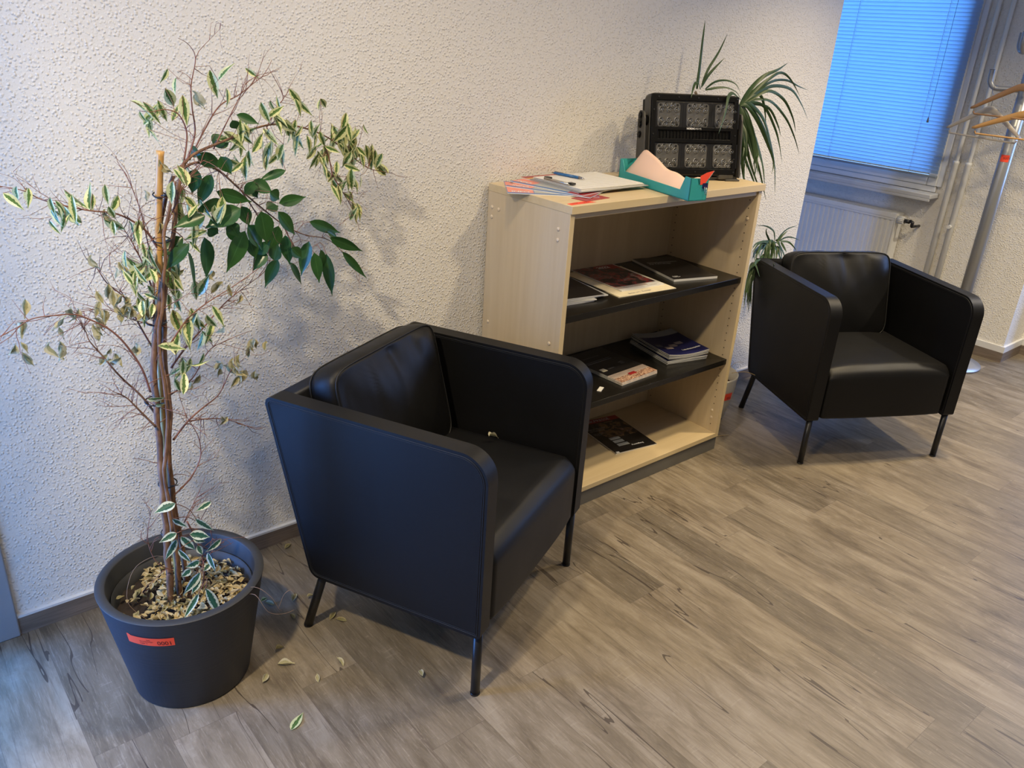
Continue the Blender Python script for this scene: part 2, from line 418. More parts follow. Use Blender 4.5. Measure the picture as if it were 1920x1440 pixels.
# ---- window: frame, glass, sill
m = MB(); fx0, fx1 = XW + .03, XW + .09
m.bb(fx0, fx1, WY0 - .0, WY0 + .06, WZ0, WZ1, .004); m.bb(fx0, fx1, WY1 - .06, WY1, WZ0, WZ1, .004)
m.bb(fx0, fx1, WY0 + .06, WY1 - .06, WZ0, WZ0 + .07, .004); m.bb(fx0, fx1, WY0 + .06, WY1 - .06, WZ1 - .06, WZ1, .004)
wf = struct(m.build('window_1', PVC))
gm = NT('window_glass'); tr = gm.n('ShaderNodeBsdfTransparent'); gl = gm.n('ShaderNodeBsdfGlossy'); gl.inputs['Roughness'].default_value = .02
mx = gm.n('ShaderNodeMixShader'); fr = gm.n('ShaderNodeFresnel'); fr.inputs[0].default_value = 1.45
gm.l(fr.outputs[0], mx.inputs[0]); gm.l(tr.outputs[0], mx.inputs[1]); gm.l(gl.outputs[0], mx.inputs[2]); gm.l(mx.outputs[0], gm.out.inputs[0])
m = MB(); m.bb(XW + .055, XW + .061, WY0 + .05, WY1 - .05, WZ0 + .06, WZ1 - .05); m.build('window_pane', gm.m, wf)
# raised casing the blind hangs in front of
m = MB()
m.bb(XW - .022, XW - .0005, -.105, -.075, .905, 2.2, .004); m.bb(XW - .030, XW - .0005, -.076, -.02, .905, 2.2, .006)
m.bb(XW - .029, XW - .0005, -.019, 1.25, .905, .955, .006); m.bb(XW - .020, XW - .0005, -.075, 1.25, .87, .904, .004)
m.mi = 1; m.bb(XW + .0, XW + .031, -.06, 1.2, .87, .94)
struct(m.build('trim_2', [PVC, PVC]))
m = MB(); m.bb(XW - .115, XW - .0005, -.10, 1.35, .840, .868, .006); m.bb(XW - .115, XW - .10, -.095, 1.35, .826, .842, .003)
struct(m.build('trim_1', SILLM))

# ---- venetian blind
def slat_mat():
    m = NT('aluminium_slat_with_glow'); m.col((.42, .55, .75)); m.set(Roughness=.4)  # blue daylight glow put into slat colour and translucency; the metal is opaque
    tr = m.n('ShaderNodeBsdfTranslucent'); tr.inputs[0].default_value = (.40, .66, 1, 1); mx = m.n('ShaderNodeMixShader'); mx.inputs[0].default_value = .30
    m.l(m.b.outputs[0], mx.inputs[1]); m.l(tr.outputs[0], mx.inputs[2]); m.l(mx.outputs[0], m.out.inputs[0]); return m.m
XB = XW - .052
bl = thing('venetian_blind', 'closed pale venetian blind glowing blue in front of the window', 'blind', (XB, .56, .955))
m = MB(); y0, y1 = -.078 - .56, 1.18 - .56
nsl = 58
for k in range(nsl):
    zc = .034 + k * .0205; a = math.radians(57)
    def P(u, v):
        q = (u - .5) * .025; cr = .0016 * (1 - (2 * u - 1) ** 2)
        return Vector((-math.cos(a) * q + math.sin(a) * cr, y0 + (y1 - y0) * v, zc + math.sin(a) * q + math.cos(a) * cr))
    m.grid(P, 4, 1)
m.norecalc = True
m.build('slats', slat_mat(), bl)
m = MB(); m.bb(-.012, .012, y0, y1, .0, .014, .003); m.build('bottom_rail', plain('blue_grey_rail', (.23, .27, .32), .4), bl)
m = MB(); m.bb(-.018, .018, y0, y1, 1.215, 1.245, .003); m.build('head_rail', PVC, bl)
CORD = plain('blind_cord', (.45, .52, .6), .7)
for yy in (.085, .62, 1.05):
    m = MB()
    for dx in (-.0145, .0145):
        m.tube([(dx, yy - .56, .0), (dx, yy - .56, 1.23)], .0009, 5)
    for k in range(nsl): m.tube([(-.0145, yy - .56 + .004 * (k % 2), .03 + k * .0205), (.0145, yy - .56 + .004 * (k % 2), .026 + k * .0205)], .0006, 4)
    m.build('ladder_cord', CORD, bl)
m = MB(); m.tube([(-.022, .045 - .56, 1.22), (-.023, .045 - .56, .33)], .0012, 5)
pc = m.build('pull_cord', plain('dark_cord', (.12, .16, .22), .7), bl)
m = MB(); m.lathe([(.001, .03), (.004, .024), (.0065, 0), (.001, -.001)], (-.023, .045 - .56, .30), 12); m.build('tassel', plain('grey_tassel', (.2, .22, .25), .5), pc)
for yy in (.12, .62):
    m = MB(); m.tube([(-.006, yy - .56 - .03, .001), (-.013, yy - .56 - .015, -.004), (-.013, yy - .56 + .015, -.004), (-.006, yy - .56 + .03, .001)], .0016, 5); m.build('cord_clip', CORD, bl)

# ---- radiator
RW = plain('radiator_enamel', (.74, .74, .71), .35, var=.02)
rd = thing('radiator', 'white panel radiator under the window behind the second armchair', 'radiator', (XW - .07, .68, .16))
def rad_panel(x0):
    m = MB(); yA, yB = .075 - .68, 1.30 - .68; n = int((yB - yA) / .0333)
    for k in range(n):
        a = yA + k * .0333
        prof = [(a, 0), (a + .004, .007), (a + .018, .007), (a + .022, 0), (a + .0333, 0)]
        for (p, q) in zip(prof, prof[1:]):
            vs = [m.bm.verts.new((x0 - p[1], p[0], .02)), m.bm.verts.new((x0 - q[1], q[0], .02)), m.bm.verts.new((x0 - q[1], q[0], .52)), m.bm.verts.new((x0 - p[1], p[0], .52))]
            m.face(vs)
    m.bb(x0 + .002, x0 + .01, yA, yA + n * .0333, 0, .545)
    m.bb(x0 - .008, x0 + .001, yA, yA + n * .0333, .52, .545, .003); m.bb(x0 - .008, x0 + .001, yA, yA + n * .0333, 0, .02, .003)
    return m
rad_panel(-.035).build('front_panel', RW, rd)
rad_panel(.035).build('rear_panel', RW, rd)
m = MB()
m.bb(-.044, .046, .07 - .68, 1.30 - .68, .556, .562, .002)
m.bb(-.046, -.042, .07 - .68, 1.30 - .68, .535, .562, .001)
for k in range(40): m.bb(-.040, .042, .085 - .68 + k * .03, .098 - .68 + k * .03, .5625, .5632)
m.build('top_grille', RW, rd)
m = MB(); m.bb(-.044, .046, .068 - .68, .073 - .68, 0, .56, .001); m.build('side_cover', RW, rd)
vm = MB()
vm.tube([(-.03, .02 - .68, .53), (-.03, .062 - .68, .53)], [.019, .021], 16)
for k in range(14):
    a = 2 * PI * k / 14; vm.tube([(-.03 + .021 * math.cos(a), .018 - .68, .53 + .021 * math.sin(a)), (-.03 + .022 * math.cos(a), .06 - .68, .53 + .022 * math.sin(a))], .0022, 5)
vv = vm.build('thermostat_knob', RW, rd)
m = MB(); m.tube([(-.03, .02 - .68, .53), (-.03, -.012 - .68, .53)], .012, 12); m.tube([(-.03, -.012 - .68, .535), (-.03, -.03 - .68, .53), (-.03, -.03 - .68, .505)], .010, 12)
m.tube([(-.03, -.03 - .68, .505), (.069, -.03 - .68, .50)], .008, 10)
m.build('valve', plain('black_valve', (.015, .015, .017), .4), rd)

# ---- heating pipes on the window wall
for k, yy in enumerate((-.152, -.222)):
    m = MB(); m.tube([(0, 0, 0), (0, 0, H_CEIL)], .012, 16)
    p = m.build('heating_pipe', RW, None, (XW - .022, yy, 0))
    tag(p, 'white vertical heating pipe running down the wall closest to the window' if k == 0 else 'white vertical heating pipe second from the window, towards the coat stand', 'pipe', 'heating pipes on the wall')
    m = MB(); m.lathe([(.0122, 0), (.0165, 0), (.0165, 1.05), (.0175, 1.052), (.0175, 1.064), (.0122, 1.066)], (0, 0, 0), 20); m.build('pipe_sleeve', RW, p)
    if k == 1:
        m = MB(); m.tube([(-.012, 0, .70), (-.034, 0, .70)], .011, 12); m.build('pipe_clamp', RW, p)

# ---- coat stand
SX, SY = 3.04, -.50
cs = thing('coat_stand', 'silver tubular coat stand with curved hooks and a round foot', 'coat stand', (SX, SY, 0))
m = MB(); m.lathe([(0, 0), (.18, 0), (.184, .004), (.182, .011), (.12, .02), (.045, .028), (.034, .036), (0, .037)], seg=56); m.build('base', STANDM, cs)
m = MB(); m.tube([(0, 0, .03), (0, 0, 1.86)], .031, 28); m.build('pole', STANDM, cs)
m = MB(); m.lathe([(.031, 1.86), (.031, 1.868), (.02, 1.878), (0, 1.88)], seg=24); m.build('cap', BLKMETAL, cs)
HOOKS = []
for tier, z, angs in ((0, 1.48, (104, 216, 330)), (1, 1.66, (176, 290, 50))):
    for a in angs:
        d = Vector((math.cos(math.radians(a)), math.sin(math.radians(a)), 0)); pts = [d * .028 + Vector((0, 0, z))]
        pts += [d * .125 + Vector((0, 0, z - .002))]
        for k in range(1, 7):
            t = k / 6 * PI / 2; pts.append(d * (.125 + .045 * math.sin(t)) + Vector((0, 0, z - .002 + .045 * (1 - math.cos(t)))))
        pts.append(d * .172 + Vector((0, 0, z + .085)))
        m = MB(); m.tube(pts, .0135, 14, cap=False); hk = m.build('hook', STANDM, cs)
        m = MB(); m.tube([pts[-1] - Vector((0, 0, .003)), pts[-1] + Vector((0, 0, .0015))], .0128, 14); m.build('end_cap', BLKMETAL, hk)
def pole_patch(mb, r, a0, a1, z0, z1, n=8):
    mb.grid(lambda u, v: Vector((r * math.cos(a0 + (a1 - a0) * u), r * math.sin(a0 + (a1 - a0) * u), z0 + (z1 - z0) * v)), n, 1)
ac = math.atan2(-2.2 - SY, -1.74 - SX)
m = MB(); pole_patch(m, .0316, ac - .75, ac + .55, 1.13, 1.165); m.norecalc = True
st = m.build('inventory_sticker', ORANGE, cs)
lettering('0001', .017, None, INK, st, 'sticker_number', fn=lambda c: Vector((.0320 * math.cos(ac - .35 + c.x / .031), .0320 * math.sin(ac - .35 + c.x / .031), 1.143 + c.y)))

# ---- clothes hangers
def hanger(name, label, mat, c, d, tipdz=.125, half=.218, wire_top=None, metal_bar=False):
    """c: top of the wooden body; d: horizontal direction of the left arm"""
    d = Vector((d[0], d[1], 0)).normalized(); c = Vector(c); t = thing(name, label, 'hanger', tuple(c), 0, 'wooden clothes hangers on the coat stand')
    m = MB(); n = Vector((-d.y, d.x, 0))
    prof = []
    N = 28
    def top(s): a = abs(s); return -.006 - (tipdz - .026) * ((a - .12) / .88) ** 1.08 if a > .12 else -.006 * (a / .12) ** 2
    def th(s): a = abs(s); return .036 - .010 * a if a < .35 else (.0325 - .014 * (a - .35) / .65 - (.006 if a > .95 else 0))
    rings = []
    for i in range(N + 1):
        s = i / N * 2 - 1; x = s * half; zt = top(s); h = th(s); fw = .012 * (abs(s) ** 2)
        cen = d * x + n * fw + Vector((0, 0, zt - h / 2)); hw = .006 + .003 * abs(s)
        rings.append([m.bm.verts.new(cen + n * (hw * math.cos(q)) + Vector((0, 0, h / 2 * math.sin(q)))) for q in [2 * PI * k / 12 for k in range(12)]])
    for a, b in zip(rings, rings[1:]):
        for k in range(12): m.face([a[k], a[(k + 1) % 12], b[(k + 1) % 12], b[k]], True)
    m.face(rings[0][::-1]); m.face(rings[-1]); m.build('shoulder', mat, t)
    m = MB(); zb = -tipdz - .006
    m.tube([d * (-half * .93) + n * .010 + Vector((0, 0, zb + .004)), d * (-half * .9) + n * .01 + Vector((0, 0, zb - .008)), d * (half * .9) + n * .01 + Vector((0, 0, zb - .008)), d * (half * .93) + n * .010 + Vector((0, 0, zb + .004))], .0045, 8)
    m.build('trouser_bar', mat, t)
    m = MB(); wt = wire_top
    pts = [Vector((0, 0, -.01)), Vector((0, 0, wt - .025))]
    for k in range(1, 10):
        a = -PI / 2 + k / 9 * PI * 1.45; pts.append(Vector((0, 0, wt)) + Vector((0, 0, math.sin(a) * .023)) + n * (math.cos(a) * .023) * (1 if k else 1))
    pts = [p + Vector((0, 0, 0)) for p in pts]
    m.tube(pts, .0016, 6); m.build('wire_hook', plain('steel_wire', (.35, .35, .35), .3, 1.0), t)
    return t
HW1 = plain('pale_beech_wood', (.62, .55, .44), .4, var=.05); HW2 = plain('orange_lacquered_wood', (.60, .33, .11), .3, var=.08); HW3 = plain('brown_lacquered_wood', (.40, .22, .10), .35, var=.08)
hanger('clothes_hanger', 'pale whitish wooden clothes hanger on the lower hook nearest the window', HW1, (3.006, -.372, 1.392), (.27, .96), .145, .215, .078)
hanger('clothes_hanger', 'orange-brown wooden clothes hanger in front of the coat stand pole', HW2, (2.925, -.572, 1.392), (-.02, 1), .12, .225, .078)
hanger('clothes_hanger', 'reddish brown wooden clothes hanger highest on the coat stand behind the hook', HW3, (2.93, -.525, 1.515), (.05, 1), .15, .218, .135)

# ================================================================ armchairs
def chair_arm(side):
    x0, x1 = (-.35, -.299) if side < 0 else (.299, .35)
    prof = rounded([(0, .205), (0, .725), (.655, .725), (.528, .205)], [.012, .075, .022, .035], 12)
    m = MB(); m.prism(prof, 0, x0, x1, .009, 3); return m, prof
def offset_outline(prof, d):
    """inset a closed outline by d"""
    out = []; n = len(prof); c = Vector((sum(p[0] for p in prof) / n, sum(p[1] for p in prof) / n))
    for i in range(n):
        a = Vector(prof[i - 1]); b = Vector(prof[(i + 1) % n]); t = (b - a).normalized(); nn = Vector((-t.y, t.x))
        p = Vector(prof[i])
        if nn.dot(c - p) < 0: nn = -nn
        out.append(p + nn * d)
    return out
def cushion():
    m = MB(); W2, H2, E = .252, .190, 9.0
    def outl(th, k=1.0):
        c, s_ = math.cos(th), math.sin(th); r = (abs(c) ** E + abs(s_) ** E) ** (-1 / E); return c * r * W2 * k, s_ * r * H2 * k
    NA, NR = 112, 22
    def th(s): return .043 + .030 * (1 - s ** 2.2)
    def e_(z): return .5 + .5 * (z / H2)
    def wr(x, z, sgn):
        p = Vector((x * 6.5, z * 3.4 + 4 * sgn, 1.7))
        v = noise.noise(p) * .011 * (.3 + e_(z)) + noise.noise(Vector((x * 13 + z * 4, z * 5, 5.0 * sgn))) * .0085 * e_(z)
        f = abs(noise.noise(Vector((x * 9 + 3, z * 1.6, 9 * sgn)))); v -= .007 * max(0, .16 - f) / .16 * max(0, z / H2)
        return v
    rows = []
    for sgn in (1, -1):
        R_ = []
        for i in range(NR + 1):
            s = i / NR; row = []
            for k in range(NA):
                a = 2 * PI * k / NA; x, z = outl(a, s if i else 0.0001)
                x *= .985; z *= .985
                edge = min(1, (1 - s) * 9); y = -(sgn) * (th(s) + wr(x, z, sgn) * edge)
                row.append(m.bm.verts.new((x, y, z)))
            R_.append(row)
        for a_, b_ in zip(R_, R_[1:]):
            for k in range(NA): m.face([a_[k], a_[(k + 1) % NA], b_[(k + 1) % NA], b_[k]], True)
        rows.append(R_[-1])
    # boxed edge, bulging a little
    prev = rows[0]
    for q in (1, 2, 3):
        if q < 4:
            t = q / 4; row = []
            for k in range(NA):
                a = 2 * PI * k / NA; x, z = outl(a, 1.0); bl_ = 1 + .02 * math.sin(PI * t); wv = noise.noise(Vector((x * 22, z * 22, t))) * .002
                row.append(m.bm.verts.new((x * bl_ + wv, -.043 + .086 * t, z * bl_ + wv)))
            for k in range(NA): m.face([prev[k], prev[(k + 1) % NA], row[(k + 1) % NA], row[k]], True)
            prev = row
    for k in range(NA): m.face([prev[k], prev[(k + 1) % NA], rows[1][(k + 1) % NA], rows[1][k]], True)
    pip = [[], []]
    for k in range(NA + 1):
        a = 2 * PI * k / NA; x, z = outl(a, .992); pip[0].append((x, -.043, z)); pip[1].append((x, .043, z))
    return m, pip
def make_armchair(label, loc, rotz):
    t = thing('armchair', label, 'armchair', loc, rotz, 'black leather tub armchairs')
    for sd in (-1, 1):
        m, prof = chair_arm(sd); a = m.build('armrest', LEATHER, t); wn = a.modifiers.new('normals', 'WEIGHTED_NORMAL'); wn.keep_sharp = True
        m = MB()
        o1 = offset_outline(prof, .0065)
        for xs in ((-.3508, -.3470) if sd < 0 else (.3508, .3470)): pass
        for xs, dd in (((-.3502 if sd < 0 else .3502), .0095), ((-.2990 if sd < 0 else .2990), .0095)):
            oo = offset_outline(prof, dd); m.tube([(xs, p.x, p.y) for p in oo] + [(xs, oo[0].x, oo[0].y)], .0013, 5, cap=False)
            oo = offset_outline(prof, dd + .0045); m.tube([(xs, p.x, p.y) for p in oo] + [(xs, oo[0].x, oo[0].y)], .0008, 4, cap=False)
        m.build('seam', SEAM, a)
    # backrest shell between the arms
    m = MB(); prof = rounded([(.470, .205), (.595, .723), (.655, .723), (.528, .205)], [.004, .012, .02, .03], 5)
    m.prism(prof, 0, -.2985, .2985, 0); b = m.build('backrest', LEATHER, t)
    # seat with its front apron
    m = MB(); base = rounded([(.0, .212), (.0, .432), (.57, .425), (.525, .212)], [.012, .05, .01, .01], 7); NS = 26
    rings = []
    for i in range(NS + 1):
        x = -.2975 + .595 * i / NS; q = 1 - (abs(x) / .2975) ** 4; ring = []
        for (y, z) in base:
            dz = .014 * q * max(0, (z - .38) / .05) if z > .38 else 0
            dy = -.006 * q * (1 if y < .02 and z < .42 else 0)
            nz_ = noise.noise(Vector((x * 7, y * 7, z * 7))) * .003 if z > .4 else 0
            ring.append(m.bm.verts.new((x, y + dy + (1 - q) * .006 * (y < .03), z + dz + nz_ - (1 - q) * .010 * (z > .4))))
        rings.append(ring)
    n = len(base)
    for a_, b_ in zip(rings, rings[1:]):
        for k in range(n): m.face([a_[k], a_[(k + 1) % n], b_[(k + 1) % n], b_[k]], True)
    m.face(rings[0][::-1]); m.face(rings[-1])
    s = m.build('seat', LEATHER, t); sub = s.modifiers.new('soft', 'SUBSURF'); sub.levels = 1; sub.render_levels = 1
    # loose back cushion leaning on the backrest
    m, pip = cushion(); c = m.build('back_cushion', LEATHER, t, (-.010, .500, .594)); c.rotation_euler = (math.radians(-14), 0, 0)
    m = MB(); m.tube(pip[0], .0022, 6, cap=False); m.tube(pip[1], .0022, 6, cap=False); m.build('piping', SEAM, c)
    for lx in (-.325, .325):
        m = MB(); m.tube([(lx, .0 + .018, .206), (lx, .018, .004)], .0125, 16); l1 = m.build('leg', BLKMETAL, t)
        m = MB(); m.tube([(lx, .018, .006), (lx, .018, 0)], .0134, 16); m.build('leg_foot', BLKMETAL, l1)
        m = MB(); m.tube([(lx, .500, .215), (lx, .566, .004)], .0125, 16); l2 = m.build('leg', BLKMETAL, t)
        m = MB(); m.tube([(lx, .565, .006), (lx, .567, 0)], .0134, 16); m.build('leg_foot', BLKMETAL, l2)
    return t
make_armchair('black leather tub armchair in the foreground beside the potted tree', (-.3925, -.8075, 0), .437)
make_armchair('black leather tub armchair on the far side of the bookcase, below the window', (1.488, -.8735, 0), -.483)

# ================================================================ bookcase
BW, BF, BB, BH = 1.0, -.4198, -.0135, 1.1376
bc = thing('bookcase', 'open maple bookcase with two black shelves against the textured wall', 'bookcase', (BW / 2, BF, 0))
def at(mb, name, mats, parent=bc):
    """mesh given in world coordinates, parented under the bookcase"""
    bmesh.ops.translate(mb.bm, verts=mb.bm.verts, vec=(-BW / 2, -BF, 0)); return mb.build(name, mats, parent)
def board(name, x0, x1, y0, y1, z0, z1, mat, edge=None):
    m = MB(); m.bb(x0, x1, y0, y1, z0, z1, .0008)
    if edge: m.mi = 1; m.bb(x0, x1, y0 - .0012, y0, z0, z1, .0004)
    return at(m, name, [mat, edge] if edge else [mat])
board('side_panel', 0, .019, BF, BB, .063, BH - .0245, MAPLE, EDGE)
board('side_panel', BW - .019, BW, BF, BB, .063, BH - .0245, MAPLE, EDGE)
tb = board('top_board', -.001, BW + .009, BF - .006, BB, BH - .0245, BH, MAPLEX, EDGE)
board('top_rail', .019, BW - .019, BF + .004, BB, BH - .0425, BH - .0247, MAPLEX, None)
board('bottom_board', .019, BW - .019, BF, BB, .063, .082, MAPLEX, EDGE)
board('back_panel', .019, BW - .019, BB - .012, BB - .004, .082, BH - .0425, MAPLE)
board('plinth', .002, BW - .002, BF + .004, BB, 0, .063, PLINTH)
for z in (.772, .422):
    board('shelf', .0195, BW - .0195, BF + .009, BB - .013, z - .023, z, SHELFBLK)
hm = MB()
for xx, sg in ((BW - .019, -1), (.019, 1)):
    for yy in (-.387, -.0455):
        for k in range(31):
            z = .114 + k * .03195
            if z > 1.075: continue
            hm.tube([(xx + sg * .0002, yy, z), (xx + sg * .0006, yy, z)], .0024, 8)
tag(at(hm, 'shelf_pin_holes', [HOLE]), kind='stuff')
def cap_at(p, d):
    m = MB(); p = Vector(p); d = Vector(d); m.tube([p, p + d * .0012, p + d * .0026, p + d * .0032], [.0068, .0066, .005, .001], 14); at(m, 'screw_cap', [CAP])
for y, z in ((-.037, 1.06), (-.073, 1.059), (-.037, 1.027), (-.372, 1.057), (-.373, 1.023), (-.045, .65), (-.373, .674)): cap_at((0, y, z), (-1, 0, 0))
for y, z in ((-.390, 1.001), (-.383, .177), (-.386, .145)): cap_at((BW - .019, y, z), (-1, 0, 0))
m = MB(); m.prism([(.013, -.387), (.012, -.409), (.122, -.405), (.106, -.380)], 2, BH + .0002, BH + .0006); stk = at(m, 'inventory_sticker', [ORANGE])
def Mflat(x, y, z, ang): return Matrix.Translation((x, y, z)) @ Matrix.Rotation(ang, 4, 'Z')
lettering('0001', .016, Matrix.Translation((-BW / 2, -BF, 0)) @ Mflat(.072, -.402, BH + .0008, .02), INK, stk, 'sticker_number')
lettering('INDUSTRIE\nVERWERTUNG', .0065, Matrix.Translation((-BW / 2, -BF, 0)) @ Mflat(.024, -.394, BH + .0008, .02), INK, stk, 'sticker_text')

# ---------------------------------------------------------------- paper goods
PAPER = plain('white_paper', (.72, .71, .67), .6, var=.02); CREAM = plain('cream_paper', (.78, .70, .50), .6, var=.03)
GREYP = plain('pale_grey_paper', (.42, .43, .42), .5, var=.05); DARKC = plain('dark_cover', (.016, .015, .016), .3)
REDC = plain('red_print', (.34, .02, .022), .35); NAVY = plain('navy_print', (.012, .014, .085), .3); BLUEP = plain('blue_print', (.05, .16, .42), .4)
PINKP = plain('salmon_print', (.80, .28, .20), .45, var=.15); YEL = plain('orange_yellow_print', (.80, .36, .06), .4, var=.4, scale=60)
def photo_mat(name, stops, scale=18, seed=0, rough=.3):
    m = NT(name); v = m.coord(loc=(seed, seed * .7, 0)); n = m.noise(v, scale, 4, .6, 1.0)
    m.col(m.ramp(n, stops)); m.set(Roughness=rough); return m.m
FIRE = photo_mat('dark_photo_with_red', [(.40, (.014, .011, .012)), (.49, (.06, .045, .045)), (.53, (.40, .03, .03)), (.57, (.06, .03, .03)), (.66, (.35, .28, .25))], 22)
MAGP = photo_mat('dark_photo_with_gold', [(.40, (.012, .010, .012)), (.49, (.05, .03, .025)), (.54, (.32, .20, .09)), (.59, (.08, .03, .03)), (.68, (.45, .32, .28))], 24, 3)
ROCK = photo_mat('brown_rubble_photo', [(.38, (.10, .04, .03)), (.5, (.40, .22, .15)), (.62, (.75, .55, .38))], 160, 5)
SAND = photo_mat('hazy_beige_photo', [(.3, (.42, .33, .27)), (.7, (.62, .50, .42))], 9, 7)
def sheet(x, y, z, ang, w_, h_, th, mats, name, label, cat='brochure', group=None, prints=(), texts=(), bend=None, pages=None):
    """stapled paper item lying flat. local x across, y up the page, origin centre."""
    o = thing(name, label, cat, (x, y, z), ang, group) if (prints or texts or pages) else None
    m = MB()
    def zb(px, py): return bend(px, py) if bend else 0
    if bend:
        n = 10
        for side in (0, 1):
            m.grid(lambda u, v: Vector(((u - .5) * w_, (v - .5) * h_, zb((u - .5) * w_, (v - .5) * h_) + (th if side == 0 else 0))), n, n)
        for e in range(4):
            def Q(u, v):
                px, py = ((u - .5) * w_, -.5 * h_) if e == 0 else ((u - .5) * w_, .5 * h_) if e == 1 else (-.5 * w_, (u - .5) * h_) if e == 2 else (.5 * w_, (u - .5) * h_)
                return Vector((px, py, zb(px, py) + v * th))
            m.mi = 1 if len(mats) > 1 else 0; m.grid(Q, n, 1, False)
    else:
        m.bb(-w_ / 2, w_ / 2, -h_ / 2, h_ / 2, 0, th)
        if len(mats) > 1:
            for f in m.bm.faces:
                f.normal_update()
                if abs(f.normal.z) < .5: f.material_index = 1
    if o is None:
        b = m.build(name, mats, None, (x, y, z), ang); return tag(b, label, cat, group)
    b = m.build('cover', mats, o)
    for ip, (nm, x0, x1, y0, y1, mat) in enumerate(prints):
        q = MB(); dz_ = .00008 * ip
        if bend: q.grid(lambda u, v: Vector((x0 + (x1 - x0) * u, y0 + (y1 - y0) * v, zb(x0 + (x1 - x0) * u, y0 + (y1 - y0) * v) + th + .0003 + dz_)), 8, 8)
        elif isinstance(x0, (list, tuple)): q.prism(x0, 2, th + .00005, th + .0003 + dz_, smooth_side=False)
        else: q.bb(x0, x1, y0, y1, th + .00005, th + .0003 + dz_)
        q.build(nm, mat, b)
    for (tx, px, py, size, mat, bold) in texts:
        lettering(tx, size, None, mat, b, 'title' if size > .012 else 'small_print', bold=bold, fn=lambda c, px=px, py=py: Vector((px + c.x, py + c.y, zb(px + c.x, py + c.y) + th + .0009)))
    return o
A4 = (.21, .297)
T = BH
# clipboard and what lies on top of the bookcase
def ang_of(p, q): return math.atan2(q[1] - p[1], q[0] - p[0])
BR = dict(prints=[('cover_photo', -.147, -.062, -.088, .092, PINKP), ('middle_photo', -.060, .085, -.088, .092, GREYP), ('red_end', .088, .147, -.100, .100, REDC)])
for k, (x, y, a, lab) in enumerate(((.120, -.190, -.62, 'lowest blue-edged salmon brochure, overhanging the left edge of the bookcase top'), (.159, -.186, -1.1, 'middle blue-edged salmon brochure of the fan under the clipboard'), (.191, -.172, -1.35, 'uppermost blue-edged salmon brochure of the fan under the clipboard'))):
    sheet(x, y, T + .0028 * k, a, .297, .206, .0026, [BLUEP, PAPER], 'brochure', lab, 'brochure', 'fanned brochures on top of the bookcase', texts=[('INFO', -.135, -.085, .026, WHINK, .0008)], **BR)
sheet(.235, -.163, T + .0086, -1.57, .294, .20, .003, [YEL, PAPER], 'magazine', 'orange and yellow magazine behind the blue brochures, half under the clipboard', 'magazine', prints=[('cover_band', -.147, -.12, -.098, .098, REDC)])
m = MB(); m.bb(-.06, .06, -.03, .03, 0, .0015); tag(m.build('leaflet', REDC, None, (.150, -.352, T), .1), 'small red leaflet corner sticking out from under the clipboard', 'leaflet')
CBZ = T + .0118
cbA = math.radians(0)
cb = thing('clipboard', 'clipboard with a pile of white forms on the left end of the bookcase', 'clipboard', (.297, -.195, CBZ), math.radians(0))
m = MB(); m.bb(-.165, .165, -.125, .125, 0, .003, .001); m.build('board', plain('grey_hardboard', (.30, .31, .31), .5), cb)
for k, (dx, dy, a) in enumerate(((0, -.004, .0), (-.002, .001, .010), (.001, -.002, -.012), (-.003, 0, .006))):
    m = MB(); m.box((-.004 + dx, dy, .0040 + k * .0019), (.300, .232, .0018), a); m.build('paper_sheets', PAPER, cb)
m = MB()
for k in range(9): m.bb(-.13, .13, .095 - k * .024, .0958 - k * .024, .0107, .0108)
m.bb(-.10, .12, .103, .1046, .0107, .0108)
m.build('form_lines', GRINK, cb)
CL = plain('chrome_clip', (.55, .54, .50), .22, .9)
m = MB(); m.bb(-.158, -.128, -.062, .062, .0108, .014, .001); m.tube([(-.156, -.06, .016), (-.156, .06, .016)], .0035, 8); m.build('clip', CL, cb)
for yy in (-.058, .058):
    m = MB(); m.bb(-.150, -.132, yy - .012, yy + .012, .014, .020, .002); m.build('clip_knob', BLKMETAL, cb)
# ballpoint pen
pn = thing('ballpoint_pen', 'blue ballpoint pen lying on the clipboard forms', 'pen', (.256, -.13, CBZ + .0162), ang_of((.243, -.055), (.273, -.21)))
PB = plain('blue_pen_barrel', (.025, .12, .32), .25); PG = plain('grey_pen_metal', (.3, .3, .32), .25, .8)
m = MB(); m.tube([(-.062, 0, 0), (-.058, 0, 0), (.045, 0, 0)], [.003, .0048, .0050], 14); m.build('barrel', PB, pn)
m = MB(); m.tube([(.045, 0, 0), (.058, 0, 0), (.070, 0, 0)], [.0050, .0036, .0008], 14); m.build('tip', PG, pn)
m = MB(); m.tube([(-.062, 0, 0), (-.070, 0, 0)], .0022, 8); m.bb(-.060, -.022, -.0015, .0015, .0052, .0064, .0004); m.build('clip', PG, pn)

# ---- teal trough tray with paper and clip
TEAL = plain('teal_card_plastic', (.035, .36, .36), .45, var=.03)
tp = Vector((.427, -.525, 0)); tq = Vector((.51, -.123, 0)); tdir = (tq - tp).normalized()
tl = .400; tr_ = thing('letter_tray', 'teal trough-shaped desk tray sticking out over the front edge of the bookcase', 'tray', (tp.x, tp.y, T), math.atan2(tdir.y, tdir.x))
